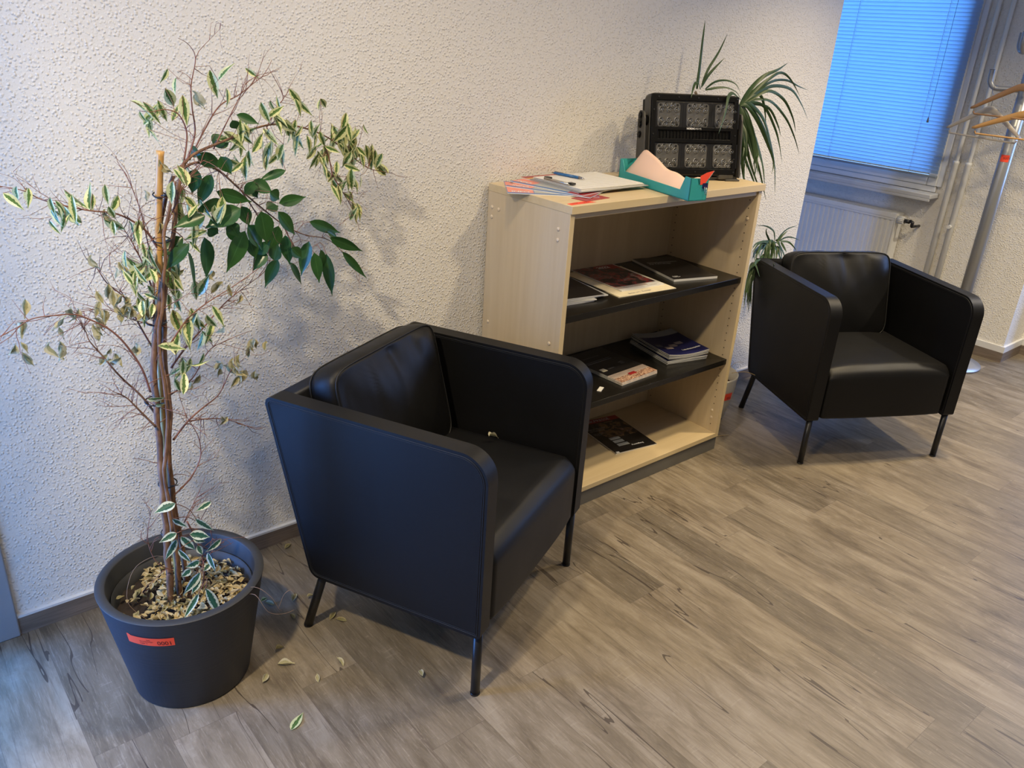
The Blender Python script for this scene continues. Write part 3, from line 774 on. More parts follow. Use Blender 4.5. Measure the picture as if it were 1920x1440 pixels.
# local: x along the length away from us, -y is the side towards the right
wT = .074; th_ = .003
m = MB()
m.bb(0, tl, -wT, 0, .001, .004)
side = [(0, .001), (tl, .001), (tl, .070), (tl - .014, .072), (tl - .034, .034), (.050, .030), (.030, .076), (0, .074)]
m.prism([(a, b) for a, b in side], 1, -th_, 0, smooth_side=False); m.prism(side, 1, -wT, -wT + th_, smooth_side=False)
endp = [(0, .001), (-wT, .001), (-wT, .074), (-wT + .026, .074), (-wT + .040, .052), (-.040, .052), (-.026, .074), (0, .074)]
m.prism(endp, 0, 0, th_, smooth_side=False); m.prism(endp, 0, tl - th_, tl, smooth_side=False)
m.build('trough', TEAL, tr_)
for xx in (.02, tl - .02):
    for yy in (-.012, -wT + .012): m = MB(); m.tube([(xx, yy, 0), (xx, yy, .0012)], .008, 10); m.build('tray_foot', BLKMETAL, tr_)
PINK = plain('salmon_pink_paper', (.86, .60, .46), .6, var=.02)
pp = thing('paper_stack', 'salmon pink papers curled up inside the teal tray', 'paper', (tp.x, tp.y, T + .0045), math.atan2(tdir.y, tdir.x))
def curl(u, v, lift=0):
    x = .010 + .383 * u
    top = .030 + .074 * math.exp(-((x - .318) / .075) ** 2) + .030 * math.exp(-((x - .20) / .08) ** 2) + .030 * math.exp(-((x - .01) / .09) ** 2)
    return Vector((x, -.008 - lift - (.050 * v ** 1.4) - .006 * math.sin(u * 7) * v, .004 + (top + .004 * math.sin(u * 23)) * v))
for k in range(3):
    m = MB(); m.grid(lambda u, v: curl(u, v * (1 - .03 * k), .0016 * k), 36, 8); m.norecalc = True
    s_ = m.build('paper_sheet', PINK, pp); so = s_.modifiers.new('thickness', 'SOLIDIFY'); so.thickness = .0006
m = MB(); m.bb(.02, .38, -wT + .006, -.060, 0, .022, .001); m.build('paper_block', PINK, pp)
lb = thing('label_sheet', 'bright orange label sheet standing at the near end of the teal tray', 'label', (tp.x, tp.y, T + .045), math.atan2(tdir.y, tdir.x))
m = MB(); m.prism([(-.040, .008), (-.058, .010), (-.090, .052), (-.060, .046), (-.036, .036)], 0, -.0012, -.0004, smooth_side=False); m.build('orange_sheet', ORANGE, lb)
m = MB(); m.prism([(-.058, .006), (-.062, .008), (-.092, .051), (-.090, .052)], 0, .0002, .001, smooth_side=False); m.build('white_backing', PAPER, lb)
bcl = thing('binder_clip', 'dark blue binder clip on the near end of the teal tray', 'clip', (tp.x, tp.y, T + .052), math.atan2(tdir.y, tdir.x))
m = MB(); m.prism([(-.006, -.010), (.006, -.010), (.0015, .006), (-.0015, .006)][::1], 1, -.070, -.050, smooth_side=False); m.build('clip_body', plain('navy_enamel', (.01, .012, .06), .25), bcl)
m = MB(); m.tube([(-.006, -.064, -.006), (-.009, -.063, -.024), (-.010, -.060, -.031), (-.009, -.057, -.024), (-.006, -.056, -.006)], .0009, 6); m.build('wire_handle', CL, bcl)

# ---- brochures on the shelves
Z1, Z2, Z3 = .772, .422, .082
sheet(.497, -.208, Z1, -.10, .28, .315, .0016, [CREAM, CREAM], 'paper_sheet', 'bottom cream sheet under the 2022 calendar on the upper shelf', 'paper', 'cream papers under the calendar', texts=[('A. Muster  12/22', -.06, -.145, .018, GRINK, 0)])
sheet(.490, -.203, Z1 + .0018, -.07, .27, .315, .0016, [CREAM, CREAM], 'paper_sheet', 'top cream sheet directly under the 2022 calendar on the upper shelf', 'paper', 'cream papers under the calendar', texts=[('Bitte um  Zusage', -.08, -.150, .016, GRINK, 0)])
sheet(.513, -.178, Z1 + .0036, -.08, .215, .29, .0035, [PAPER, PAPER], 'calendar', 'dark 2022 calendar with a red band on the upper black shelf', 'calendar',
      prints=[('cover_photo', -.105, .100, -.105, .143, FIRE), ('red_band', [(.0, .143), (.100, .143), (.100, .085), (.03, .105), (-.02, .118)], 0, 0, 0, REDC), ('lower_photo', -.105, .04, -.125, -.104, SAND)],
      texts=[('2022', .0, .108, .030, WHINK, .0012), ('Einsatz', -.08, -.122, .022, WHINK, 0), ('Feuerwehr', .03, -.138, .011, GRINK, 0)])
for k in range(1):
    sheet(.818, -.200, Z1, -.26, .205, .297, .009, [DARKC, PAPER], 'catalogue', 'dark grey catalogue lying at the right end of the upper shelf', 'catalogue',
          texts=[('Sicherheitssysteme\nfür Fahrzeuge', -.078, .070, .0185, WHINK, .0003), ('Innovative Technik', .012, .118, .008, GRINK, 0), ('Ausgabe\nKatalog 21', -.088, -.115, .008, WHINK, .0003)]) if k == 0 else None
for k, (x, y, a, lab) in enumerate(((.150, -.185, -.10, 'lowest'), (.165, -.185, -.15, 'second from bottom'), (.225, -.180, -.13, 'third from bottom'), (.210, -.178, -.16, 'topmost'))):
    sheet(x, y, Z1 + k * .0042, a, .20, .28, .0035, [GREYP if k < 3 else DARKC, PAPER], 'brochure', lab + ' pale-edged brochure at the left end of the upper shelf', 'brochure', 'fanned brochures on the upper shelf',
          prints=[('cover_print', -.095, .080, -.12, .085, DARKC)] if k < 3 else [('cover_margin', -.1, .1, .09, .139, GREYP)])
LABS = ('bottom', 'second lowest', 'third lowest', 'top')
for k in range(4):
    sheet(.498 + .0015 * (k % 2), -.212 + .001 * k, Z2 + k * .0030, .05 + .008 * (k % 2), .21, .297, .0027, [DARKC, PAPER], 'booklet', LABS[k] + ' black booklet of the desert photo stack, lower black shelf', 'booklet', 'black booklets on the lower shelf',
          prints=[('cover_photo', -.105, .105, -.108, -.075, SAND), ('rubble_photo', -.105, .105, -.1485, -.108, ROCK)] + ([('rule', -.09, .05, .052, .0545, GRINK), ('rule', -.09, .05, .040, .0425, GRINK), ('badge', -.088, -.062, -.040, -.015, CREAM), ('vehicle', -.02, .02, -.118, -.100, REDC)] if k == 3 else []),
          texts=[('Spezialmaschinen', -.07, .085, .014, GRINK, 0), ('1972\n2022', .035, -.012, .012, GRINK, 0), ('Edition', -.05, -.034, .012, GRINK, 0)] if k == 3 else ())
names8 = ('bottom', 'second', 'third', 'fourth', 'fifth', 'sixth', 'seventh', 'top')
for k in range(8):
    bz = (lambda px, py, k=k: .006 + (px / .105) ** 2 * .010 * (k / 7) + .004 * (py / .148) ** 2 * (k / 7)) if k > 3 else None
    zz_ = Z2 + .0006 + k * .0042 - (.006 if k > 3 else 0)
    sheet(.838 + .0015 * math.sin(k * 2.2), -.213 - .001 * k, zz_, -.20 + .012 * math.sin(k * 1.7), .205, .255, .0032, [NAVY, PAPER], 'brochure',
          (names8[k] + ' navy brochure' + (' from bottom' if 0 < k < 7 else '') + ', stack at the right end of the lower shelf'), 'brochure', 'navy brochures on the lower shelf', bend=bz,
          prints=[('white_header', -.102, .102, .078, .127, GREYP)] + ([('picture_tile', -.055, -.02, -.055, -.03, SAND), ('picture_tile', -.02, .015, -.035, -.01, SAND), ('picture_tile', .02, .055, -.02, .005, SAND), ('picture_tile', -.085, -.055, -.03, -.005, GRINK)] if k == 7 else []),
          texts=[('Landeswerke', .0, -.085, .017, WHINK, .0006)] if k == 7 else ())
m = MB(); m.bb(-.02, .02, -.008, .008, 0, .003, .0005); tag(m.build('paper_slip', PAPER, None, (.306, -.345, Z2), .5), 'small white slip at the front edge of the lower shelf, by the armchair', 'paper')
sheet(.603, -.188, Z3, -.165, .21, .29, .005, [DARKC, PAPER], 'magazine', 'dark magazine with a red title band on the bottom board', 'magazine',
      prints=[('cover_photo', -.06, .10, -.03, .105, MAGP), ('red_band', -.105, .105, .112, .145, REDC), ('picture_tile', -.055, -.005, -.045, -.025, GREYP), ('picture_tile', -.055, -.005, -.072, -.052, GREYP), ('picture_tile', -.055, .0, -.10, -.08, GREYP), ('white_base', -.1, -.085, -.145, -.135, WHINK)],
      texts=[('MUSIKPRESSE', -.1, .119, .027, WHINK, .0), ('Neue Modelle\nim Vergleich', -.095, .06, .015, GREYP, 0), ('Sonderheft\nTechnik', -.095, .02, .011, GREYP, 0), ('Ausstellung', .0, -.115, .013, WHINK, .0005)])

# plant skeletons: limb radii and centre lines, leaf base/tip points (metres)
LIMBS=[[0.0135,0.009,[[-1.288,-0.42,0.233],[-1.284,-0.42,0.355],[-1.278,-0.42,0.447],[-1.273,-0.42,0.596],[-1.266,-0.42,0.709],[-1.258,-0.42,0.869],[-1.237,-0.42,0.992],[-1.218,-0.42,1.087]]],[0.0115,0.007,[[-1.262,-0.405,0.228],[-1.258,-0.405,0.367],[-1.255,-0.405,0.493],[-1.246,-0.405,0.653],[-1.23,-0.405,0.776],[-1.228,-0.405,0.883],[-1.221,-0.405,0.985],[-1.2,-0.405,1.08],[-1.184,-0.405,1.162],[-1.165,-0.405,1.253],[-1.141,-0.405,1.318]]],[0.01,0.006,[[-1.234,-0.39,0.265],[-1.239,-0.39,0.399],[-1.242,-0.39,0.495],[-1.244,-0.39,0.602],[-1.253,-0.39,0.72],[-1.256,-0.39,0.831],[-1.244,-0.39,0.933],[-1.227,-0.39,1.031],[-1.211,-0.39,1.138],[-1.191,-0.39,1.218],[-1.161,-0.39,1.295]]],[0.007,0.005,[[-1.266,-0.434,0.451],[-1.268,-0.434,0.631],[-1.248,-0.434,0.765],[-1.247,-0.434,0.898],[-1.231,-0.434,1.02],[-1.21,-0.434,1.137],[-1.2,-0.434,1.205],[-1.171,-0.434,1.292]]],[0.006,0.0012,[[-1.151,-0.397,1.301],[-1.128,-0.387,1.326],[-1.092,-0.37,1.341],[-1.01,-0.333,1.359],[-0.932,-0.3,1.376],[-0.866,-0.273,1.38],[-0.781,-0.24,1.365],[-0.7,-0.21,1.335],[-0.633,-0.187,1.292],[-0.564,-0.18,1.245],[-0.486,-0.18,1.226]]],[0.003,0.0008,[[-0.727,-0.22,1.345],[-0.701,-0.21,1.292],[-0.684,-0.203,1.234],[-0.656,-0.193,1.195],[-0.617,-0.18,1.138],[-0.604,-0.18,1.099]]],[0.005,0.001,[[-1.134,-0.363,1.302],[-1.091,-0.343,1.312],[-1.035,-0.317,1.287],[-0.977,-0.29,1.235],[-0.924,-0.267,1.188],[-0.85,-0.237,1.128],[-0.779,-0.21,1.087],[-0.684,-0.177,1.051],[-0.595,-0.15,0.959]]],[0.003,0.0008,[[-0.981,-0.3,1.238],[-0.937,-0.28,1.172],[-0.908,-0.267,1.113],[-0.902,-0.263,1.071]]],[0.003,0.0008,[[-0.864,-0.267,1.136],[-0.814,-0.247,1.056],[-0.738,-0.22,1.063]]],[0.004,0.001,[[-1.212,-0.403,1.141],[-1.233,-0.405,1.185],[-1.258,-0.407,1.21],[-1.293,-0.41,1.231],[-1.338,-0.415,1.241],[-1.376,-0.418,1.253],[-1.422,-0.423,1.271],[-1.451,-0.426,1.291],[-1.485,-0.43,1.302]]],[0.0035,0.0008,[[-1.223,-0.373,1.026],[-1.239,-0.375,1.102],[-1.26,-0.378,1.164],[-1.277,-0.38,1.201]]],[0.0045,0.001,[[-1.264,-0.404,0.764],[-1.289,-0.406,0.815],[-1.328,-0.41,0.874],[-1.359,-0.413,0.933],[-1.378,-0.415,0.968],[-1.383,-0.415,0.993],[-1.392,-0.417,1.019]]],[0.004,0.001,[[-1.276,-0.434,0.833],[-1.288,-0.436,0.894],[-1.315,-0.439,0.957],[-1.342,-0.441,0.996],[-1.376,-0.445,1.025],[-1.404,-0.447,1.042],[-1.443,-0.451,1.048],[-1.482,-0.455,1.049],[-1.512,-0.457,1.036],[-1.541,-0.46,1.026]]],[0.0035,0.001,[[-1.241,-0.364,0.911],[-1.262,-0.366,0.967],[-1.285,-0.369,1.034],[-1.318,-0.372,1.076],[-1.335,-0.374,1.114],[-1.349,-0.375,1.128]]],[0.0045,0.0015,[[-1.274,-0.433,0.744],[-1.304,-0.436,0.794],[-1.325,-0.438,0.829],[-1.34,-0.44,0.846]]],[0.004,0.001,[[-1.21,-0.381,0.857],[-1.172,-0.37,0.892],[-1.108,-0.343,0.932],[-1.051,-0.32,0.969],[-1.0,-0.3,0.99],[-0.931,-0.273,1.014]]],[0.003,0.001,[[-1.216,-0.431,0.941],[-1.174,-0.417,0.98],[-1.121,-0.393,1.002],[-1.035,-0.357,1.024],[-0.951,-0.323,1.051]]],[0.004,0.001,[[-1.23,-0.4,0.682],[-1.187,-0.385,0.714],[-1.143,-0.367,0.731],[-1.094,-0.347,0.747],[-1.057,-0.333,0.792],[-1.04,-0.327,0.807]]],[0.003,0.0008,[[-1.187,-0.385,0.714],[-1.13,-0.36,0.695],[-1.068,-0.333,0.663],[-0.987,-0.3,0.599]]],[0.003,0.0008,[[-1.215,-0.371,0.786],[-1.155,-0.35,0.806],[-1.104,-0.33,0.858],[-1.055,-0.31,0.869],[-0.972,-0.277,0.871]]],[0.003,0.0007,[[-1.128,-0.387,1.326],[-1.102,-0.377,1.379],[-1.104,-0.38,1.434],[-1.102,-0.381,1.477],[-1.086,-0.376,1.529],[-1.099,-0.383,1.555],[-1.124,-0.397,1.568]]],[0.003,0.0007,[[-1.111,-0.353,1.32],[-1.071,-0.337,1.373],[-1.022,-0.317,1.427],[-0.968,-0.293,1.447],[-0.928,-0.277,1.468],[-0.887,-0.26,1.491],[-0.86,-0.25,1.523]]],[0.003,0.0007,[[-1.145,-0.42,1.332],[-1.133,-0.417,1.385],[-1.149,-0.427,1.424],[-1.176,-0.432,1.435],[-1.203,-0.434,1.431],[-1.224,-0.436,1.433]]],[0.0025,0.0007,[[-1.056,-0.353,1.341],[-1.007,-0.333,1.405],[-0.965,-0.317,1.46],[-0.952,-0.312,1.483]]],[0.0025,0.0007,[[-1.219,-0.403,1.058],[-1.232,-0.405,1.144],[-1.24,-0.406,1.225],[-1.25,-0.407,1.271],[-1.259,-0.408,1.304]]],[0.0025,0.0007,[[-1.2,-0.422,1.191],[-1.171,-0.42,1.245],[-1.14,-0.407,1.285],[-1.094,-0.387,1.324]]],[0.0025,0.0007,[[-1.226,-0.354,0.957],[-1.271,-0.357,0.979],[-1.324,-0.362,1.014],[-1.377,-0.366,1.019]]],[0.003,0.0008,[[-1.248,-0.41,0.539],[-1.202,-0.393,0.56],[-1.166,-0.38,0.603],[-1.165,-0.382,0.663],[-1.192,-0.397,0.734],[-1.207,-0.407,0.798]]],[0.002,0.0008,[[-1.279,-0.44,0.349],[-1.314,-0.443,0.389],[-1.328,-0.445,0.451],[-1.322,-0.445,0.501],[-1.312,-0.444,0.534]]],[0.002,0.0008,[[-1.252,-0.4,0.41],[-1.208,-0.383,0.463],[-1.181,-0.373,0.496]]],[0.0025,0.0008,[[-0.891,-0.267,1.373],[-0.855,-0.253,1.418],[-0.836,-0.247,1.442],[-0.874,-0.263,1.503]]],[0.002,0.0006,[[-1.242,-0.437,0.379],[-1.211,-0.42,0.291],[-1.22,-0.422,0.245],[-1.242,-0.43,0.218]]],[0.002,0.0006,[[-1.208,-0.42,0.323],[-1.165,-0.403,0.345],[-1.168,-0.407,0.397]]]]
DARK=[[[-1.107,-0.378,1.305],[-1.12,-0.374,1.253],0.0269],[[-1.064,-0.35,1.286],[-1.095,-0.34,1.22],0.0269],[[-1.094,-0.35,1.331],[-1.035,-0.34,1.299],0.0279],[[-1.054,-0.386,1.33],[-1.036,-0.391,1.294],0.0269],[[-1.042,-0.318,1.342],[-1.007,-0.318,1.361],0.0376],[[-1.106,-0.354,1.345],[-1.092,-0.37,1.334],0.0269],[[-1.053,-0.341,1.245],[-0.983,-0.354,1.22],0.0269],[[-1.055,-0.367,1.233],[-1.115,-0.369,1.209],0.0258],[[-1.116,-0.431,1.214],[-1.186,-0.444,1.198],0.0258],[[-1.01,-0.368,1.208],[-1.087,-0.358,1.172],0.0403],[[-0.981,-0.302,1.198],[-0.973,-0.317,1.155],0.0269],[[-0.96,-0.291,1.248],[-0.943,-0.307,1.218],0.0322],[[-0.949,-0.293,1.251],[-0.906,-0.309,1.227],0.0322],[[-0.919,-0.327,1.232],[-0.892,-0.319,1.211],0.0269],[[-0.88,-0.288,1.194],[-0.816,-0.301,1.207],0.0242],[[-0.897,-0.251,1.173],[-0.862,-0.243,1.179],0.0269],[[-0.866,-0.306,1.276],[-0.93,-0.295,1.256],0.0183],[[-1.16,-0.408,1.166],[-1.212,-0.406,1.131],0.0279],[[-1.156,-0.432,1.157],[-1.209,-0.422,1.108],0.0269],[[-1.143,-0.376,1.125],[-1.134,-0.365,1.026],0.0365],[[-1.09,-0.34,1.143],[-1.092,-0.351,1.051],0.0365],[[-0.995,-0.346,1.149],[-1.052,-0.361,1.067],0.0376],[[-1.038,-0.366,1.177],[-1.029,-0.384,1.149],0.0269],[[-0.98,-0.328,1.158],[-0.951,-0.329,1.098],0.0387],[[-0.95,-0.34,1.19],[-0.94,-0.338,1.115],0.0403],[[-0.979,-0.327,1.123],[-0.969,-0.337,1.078],0.0242],[[-0.873,-0.262,1.131],[-0.903,-0.267,1.067],0.0322],[[-0.935,-0.32,1.085],[-0.972,-0.325,1.048],0.0258],[[-0.886,-0.275,1.049],[-0.932,-0.293,0.993],0.0269],[[-0.843,-0.233,1.097],[-0.844,-0.252,1.029],0.0296],[[-0.838,-0.24,1.026],[-0.799,-0.233,0.961],0.0193],[[-0.894,-0.311,1.179],[-0.85,-0.305,1.118],0.0269],[[-0.789,-0.259,1.081],[-0.816,-0.261,0.998],0.0296],[[-0.783,-0.273,1.053],[-0.78,-0.292,0.98],0.0258],[[-0.754,-0.253,1.053],[-0.741,-0.242,0.991],0.0193],[[-0.733,-0.243,1.037],[-0.717,-0.239,0.924],0.0269],[[-0.753,-0.191,1.115],[-0.659,-0.18,1.074],0.0258],[[-0.704,-0.211,1.071],[-0.612,-0.219,1.024],0.0258],[[-0.655,-0.188,1.02],[-0.583,-0.183,0.937],0.0193],[[-0.854,-0.291,1.079],[-0.827,-0.287,1.049],0.0242],[[-0.701,-0.191,1.083],[-0.669,-0.184,1.061],0.0193],[[-1.017,-0.374,1.404],[-1.004,-0.364,1.384],0.0183],[[-0.998,-0.354,1.413],[-0.954,-0.363,1.394],0.0183],[[-1.086,-0.355,1.165],[-1.058,-0.345,1.148],0.0242],[[-0.983,-0.33,1.233],[-0.951,-0.321,1.258],0.0215],[[-1.035,-0.332,1.155],[-0.996,-0.342,1.123],0.0242],[[-0.956,-0.315,1.081],[-0.928,-0.33,1.113],0.0242],[[-0.916,-0.319,1.061],[-0.909,-0.334,1.106],0.0269]]
SUCK=[[[-1.266,-0.462,0.467],[-1.309,-0.468,0.461],0.0201],[[-1.264,-0.45,0.442],[-1.299,-0.456,0.395],0.019],[[-1.243,-0.484,0.467],[-1.195,-0.49,0.445],0.0245],[[-1.274,-0.488,0.438],[-1.249,-0.494,0.393],0.0167],[[-1.254,-0.451,0.446],[-1.225,-0.457,0.399],0.0223],[[-1.164,-0.469,0.414],[-1.208,-0.475,0.394],0.019],[[-1.201,-0.474,0.391],[-1.191,-0.48,0.331],0.0223],[[-1.226,-0.481,0.379],[-1.262,-0.487,0.38],0.0201],[[-1.244,-0.466,0.354],[-1.271,-0.472,0.346],0.019],[[-1.239,-0.52,0.376],[-1.287,-0.526,0.334],0.0245],[[-1.242,-0.52,0.359],[-1.268,-0.526,0.328],0.019],[[-1.231,-0.52,0.324],[-1.202,-0.526,0.224],0.0245],[[-1.249,-0.52,0.316],[-1.293,-0.526,0.263],0.0167],[[-1.193,-0.453,0.341],[-1.214,-0.459,0.33],0.0167],[[-1.227,-0.489,0.508],[-1.188,-0.495,0.459],0.019],[[-1.274,-0.47,0.515],[-1.243,-0.476,0.484],0.0145],[[-1.175,-0.456,0.52],[-1.217,-0.462,0.51],0.0156],[[-1.267,-0.485,0.563],[-1.318,-0.491,0.559],0.0268],[[-1.229,-0.461,0.437],[-1.202,-0.467,0.418],0.0167],[[-1.218,-0.452,0.406],[-1.211,-0.458,0.378],0.0167]]
